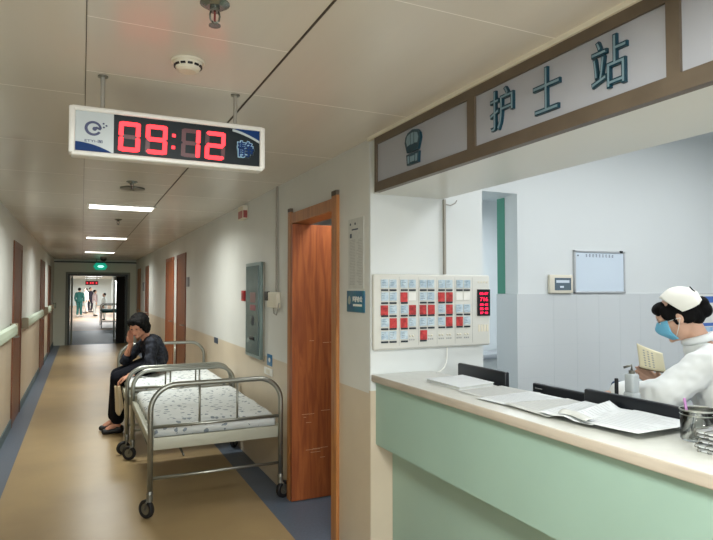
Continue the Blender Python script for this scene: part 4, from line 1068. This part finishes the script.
mb.tube([cc+nf*.066*math.cos(a)+nl*.064*math.sin(a)+V((0, 0, -.022*math.cos(a))) for a in [2*PI*k/28 for k in range(28)]], .020, 8, True)
mb.build('collar', M['coat'], P)
for q in (-1, 1):
    mb = MB(); mb.cap(N_(-.31, q*.10, .04), N_(-.14, q*.11, .04), .044, .038)
    for i, p in enumerate(mb.v):
        if p[2] < .006: mb.v[i] = (p[0], p[1], .003)
    o = mb.build('shoe', M['white'], P); bake(o, .006, 2)
# the leaflet she holds
mb = MB(); a0 = N_(.195, -.045, 1.13)
def lf(u, v):
    p = a0-nf*(.125*u)+nl*(.02*math.sin(u*PI)-.03*v)+nf*(.015*v)+V((0, 0, .125*v-.018*u-.03*u*v)); return p
mb.grid(lf, 12, 10); o = mb.build('leaflet', M['papery'], fix=False); tag(o, 'cream printed leaflet held up in front of the nurse', 'leaflet'); sm = o.modifiers.new('thick', 'SOLIDIFY'); sm.thickness = .0015
mb = MB()
for k in range(3):
    for j in range(7):
        v = .12+j*.11; u = .22+k*.16; A = [lf(u, v)+nl*.002, lf(u+.07, v)+nl*.002, lf(u+.07, v+.05)+nl*.002, lf(u, v+.05)+nl*.002]; mb.add(A, [(0, 1, 2, 3)])
mb.build('printed_lines', M['inkl'], o, fix=False)
mb = MB(); mb.tube([lf(u/8, 0)+V((0, 0, -.003)) for u in range(9)], .004, 6); mb.build('spine', mat('spine_brown', (96, 80, 56), .6), o)

# ---- distant people in the hall beyond
def walker(x, y, hgt, top, bottom, label, hairc='hair', long=False, turn=0):
    k = hgt/1.65
    t = thing('person', label, 'person', (x, y, 0))
    def q(a, b_, c_): return V((x+a*k, y+b_*k, c_*k))
    mb = MB(); H_ = basis(q(0, -.01, 1.53), (0, -1, -.08)); head(mb, H_, k)
    mb.cap(q(0, 0, 1.46), q(0, 0, 1.36), .05*k, .055*k); mb.cap(q(0, 0, 1.28), q(0, 0, 1.0), .13*k, .12*k); mb.cap(q(-.16, 0, 1.33), q(.16, 0, 1.33), .055*k)
    for s in (-1, 1):
        mb.cap(q(s*.19, 0, 1.32), q(s*.24, .02, 1.06), .045*k, .038*k); mb.cap(q(s*.24, .02, 1.06), q(s*.22, -.06, .84), .038*k, .026*k); hand(mb, q(s*.22, -.06, .84), (0, -.2, -1), (-s, 0, 0), .3, k, s)
        mb.cap(q(s*.09, 0, .95), q(s*.10, -.06*s, .5), .085*k, .055*k); mb.cap(q(s*.10, -.06*s, .5), q(s*.10, .02, .08), .055*k, .036*k)
    o = mb.build('body', M['skin'], t); bake(o, .012, 2)
    mb = MB(); mb.cap(q(0, 0, 1.27), q(0, 0, .9), .155*k, .16*k); mb.cap(q(-.16, 0, 1.32), q(.16, 0, 1.32), .075*k)
    for s in (-1, 1): mb.cap(q(s*.19, 0, 1.31), q(s*.24, .02, 1.06), .062*k, .055*k); mb.cap(q(s*.24, .02, 1.06), q(s*.225, -.04, .90), .05*k, .045*k)
    if long: mb.cap(q(0, 0, .95), q(0, 0, .55), .17*k, .20*k)
    o = mb.build('top', M[top], t); bake(o, .015, 3)
    mb = MB()
    for s in (-1, 1): mb.cap(q(s*.09, 0, .93), q(s*.10, -.06*s, .5), .10*k, .075*k); mb.cap(q(s*.10, -.06*s, .5), q(s*.10, .02, .14), .072*k, .062*k)
    o = mb.build('trousers', M[bottom], t); bake(o, .015, 2)
    mb = MB(); mb.ball(H_ @ V((-.03*k, 0, .035*k)), (.095*k, .09*k, .095*k), 14, 10, H_.to_3x3()); mb.build('hair', M[hairc], t)
    for s in (-1, 1):
        mb = MB(); mb.cap(q(s*.10, .03, .04), q(s*.10, -.12, .035), .042*k, .035*k)
        for i, p in enumerate(mb.v):
            if p[2] < .006: mb.v[i] = (p[0], p[1], .003)
        mb.build('shoe', M['white'] if top == 'scrubs' else M['shoe'], t)
    t.rotation_euler.z = turn
walker(-.12, 36.5, 1.62, 'scrubs', 'scrubs', 'distant person in green scrubs at the left of the far hall', turn=2.8)
walker(.24, 41.0, 1.60, 'white', 'white', 'distant person in white beside the green scrubs', turn=-1.2)
walker(.52, 43.0, 1.66, 'dark', 'dark', 'distant person in dark clothes in the middle of the far hall', turn=.9)
walker(.68, 37.0, 1.50, 'pinkish', 'white', 'distant person in a pale top right of the dark figure', turn=1.7)
walker(1.02, 32.0, 1.35, 'coat', 'white', 'distant person in a long white coat beside the trolley', long=True, turn=-1.5)
# trolley bed in the hall
t = thing('stretcher_trolley', 'distant steel stretcher trolley in the hall beyond the doorway', 'trolley', (1.1, 26.3, 0))
x0, x1, y0, y1 = .72, 1.42, 25.3, 27.3
mb = MB(); mb.rbox((x0, y0, .60), (x1, y1, .70), .03); mb.build('mattress_pad', M['scrubs'], t)
mb = MB(); mb.tube(arch(x0, x1, y0, .92, .12, .14), .02, 8); mb.tube(arch(x0, x1, y1, .92, .12, .14), .02, 8); mb.tube([(x0, y0, .58), (x0, y1, .58)], .02, 8); mb.tube([(x1, y0, .58), (x1, y1, .58)], .02, 8); mb.tube([(x0, y0, .25), (x1, y0, .25)], .015, 8)
mb.build('frame', M['steeldk'], t)
for x in (x0, x1):
    for y in (y0, y1): mb = MB(); mb.cyl((x-.015, y, .07), (x+.015, y, .07), .07, 16); mb.cyl((x, y, .07), (x, y, .16), .012, 8); mb.build('wheel', M['rubber'], t)
t = thing('led_banner', 'distant red lit banner sign hanging in the far hall', 'sign', (.33, 24, 1.7))
mb = MB(); mb.rbox((.11, 24, 1.70), (.55, 24.06, 1.85), .01); mb.build('housing', mat('banner_red', (150, 30, 36), .4), t)
mb = MB(); text(mb, '▪ ▪▪ ▪', (.33, 24, 1.775), (1, 0, 0), (0, 0, 1), .06, .004, .02, .36); mb.build('lit_dots', M['ledfar'], t, fix=False)
for x in (.16, .50): mb = MB(); mb.cyl((x, 24.03, 1.84), (x, 24.03, 2.499), .008, 8); mb.build('hanging_rod', M['steeldk'], t)

# unseen glowing window added behind the viewpoint to light the near corridor
mb = MB()
for a, b in (((-.5, -3.2, .5), (-.44, -3.14, 2.3)), ((1.14, -3.2, .5), (1.2, -3.14, 2.3)), ((-.44, -3.2, .5), (1.14, -3.14, .56)), ((-.44, -3.2, 2.24), (1.14, -3.14, 2.3)), ((.32, -3.2, .56), (.38, -3.14, 2.24))): mb.box(a, b)
wn = struct(mb.build('added_window_1', M['alu'], origin=(.35, -3.17, .5)))
mb = MB(); mb.box((-.44, -3.195, .56), (1.14, -3.185, 2.24)); mb.build('pane', emit('added_pane_glow', (235, 245, 255), 2.5), wn)
ld = bpy.data.lights.new('added_fill_light', 'AREA'); ld.shape = 'RECTANGLE'; ld.size = 1.5; ld.size_y = 1.6; ld.energy = 70; ld.color = (.93, .97, 1)  # added fill light at the unseen window
lo = bpy.data.objects.new('added_fill_light', ld); C.objects.link(lo); lo.location = (.35, -3.13, 1.4); lo.rotation_euler = (math.radians(90), 0, 0)

# ---------------------------------------------------------------- world, camera, view
w = bpy.data.worlds.new('world'); bpy.context.scene.world = w; w.use_nodes = True
w.node_tree.nodes['Background'].inputs[0].default_value = (.5, .52, .55, 1); w.node_tree.nodes['Background'].inputs[1].default_value = .15

cd = bpy.data.cameras.new('camera'); cam = bpy.data.objects.new('camera', cd); C.objects.link(cam)
cd.sensor_fit = 'HORIZONTAL'; cd.sensor_width = 36; cd.lens = 583/713*36; cd.clip_start = .05; cd.clip_end = 200
cam.location = (0, 0, 1.55); cam.rotation_euler = (math.radians(90+1.867), 0, math.radians(-25.2))
sc = bpy.context.scene; sc.camera = cam
sc.view_settings.view_transform = 'Standard'; sc.view_settings.look = 'None'; sc.view_settings.gamma = 1
sc.view_settings.use_curve_mapping = False; sc.view_settings.exposure = 0.14
sc.cycles.use_denoising = True; sc.cycles.max_bounces = 8; sc.cycles.diffuse_bounces = 5
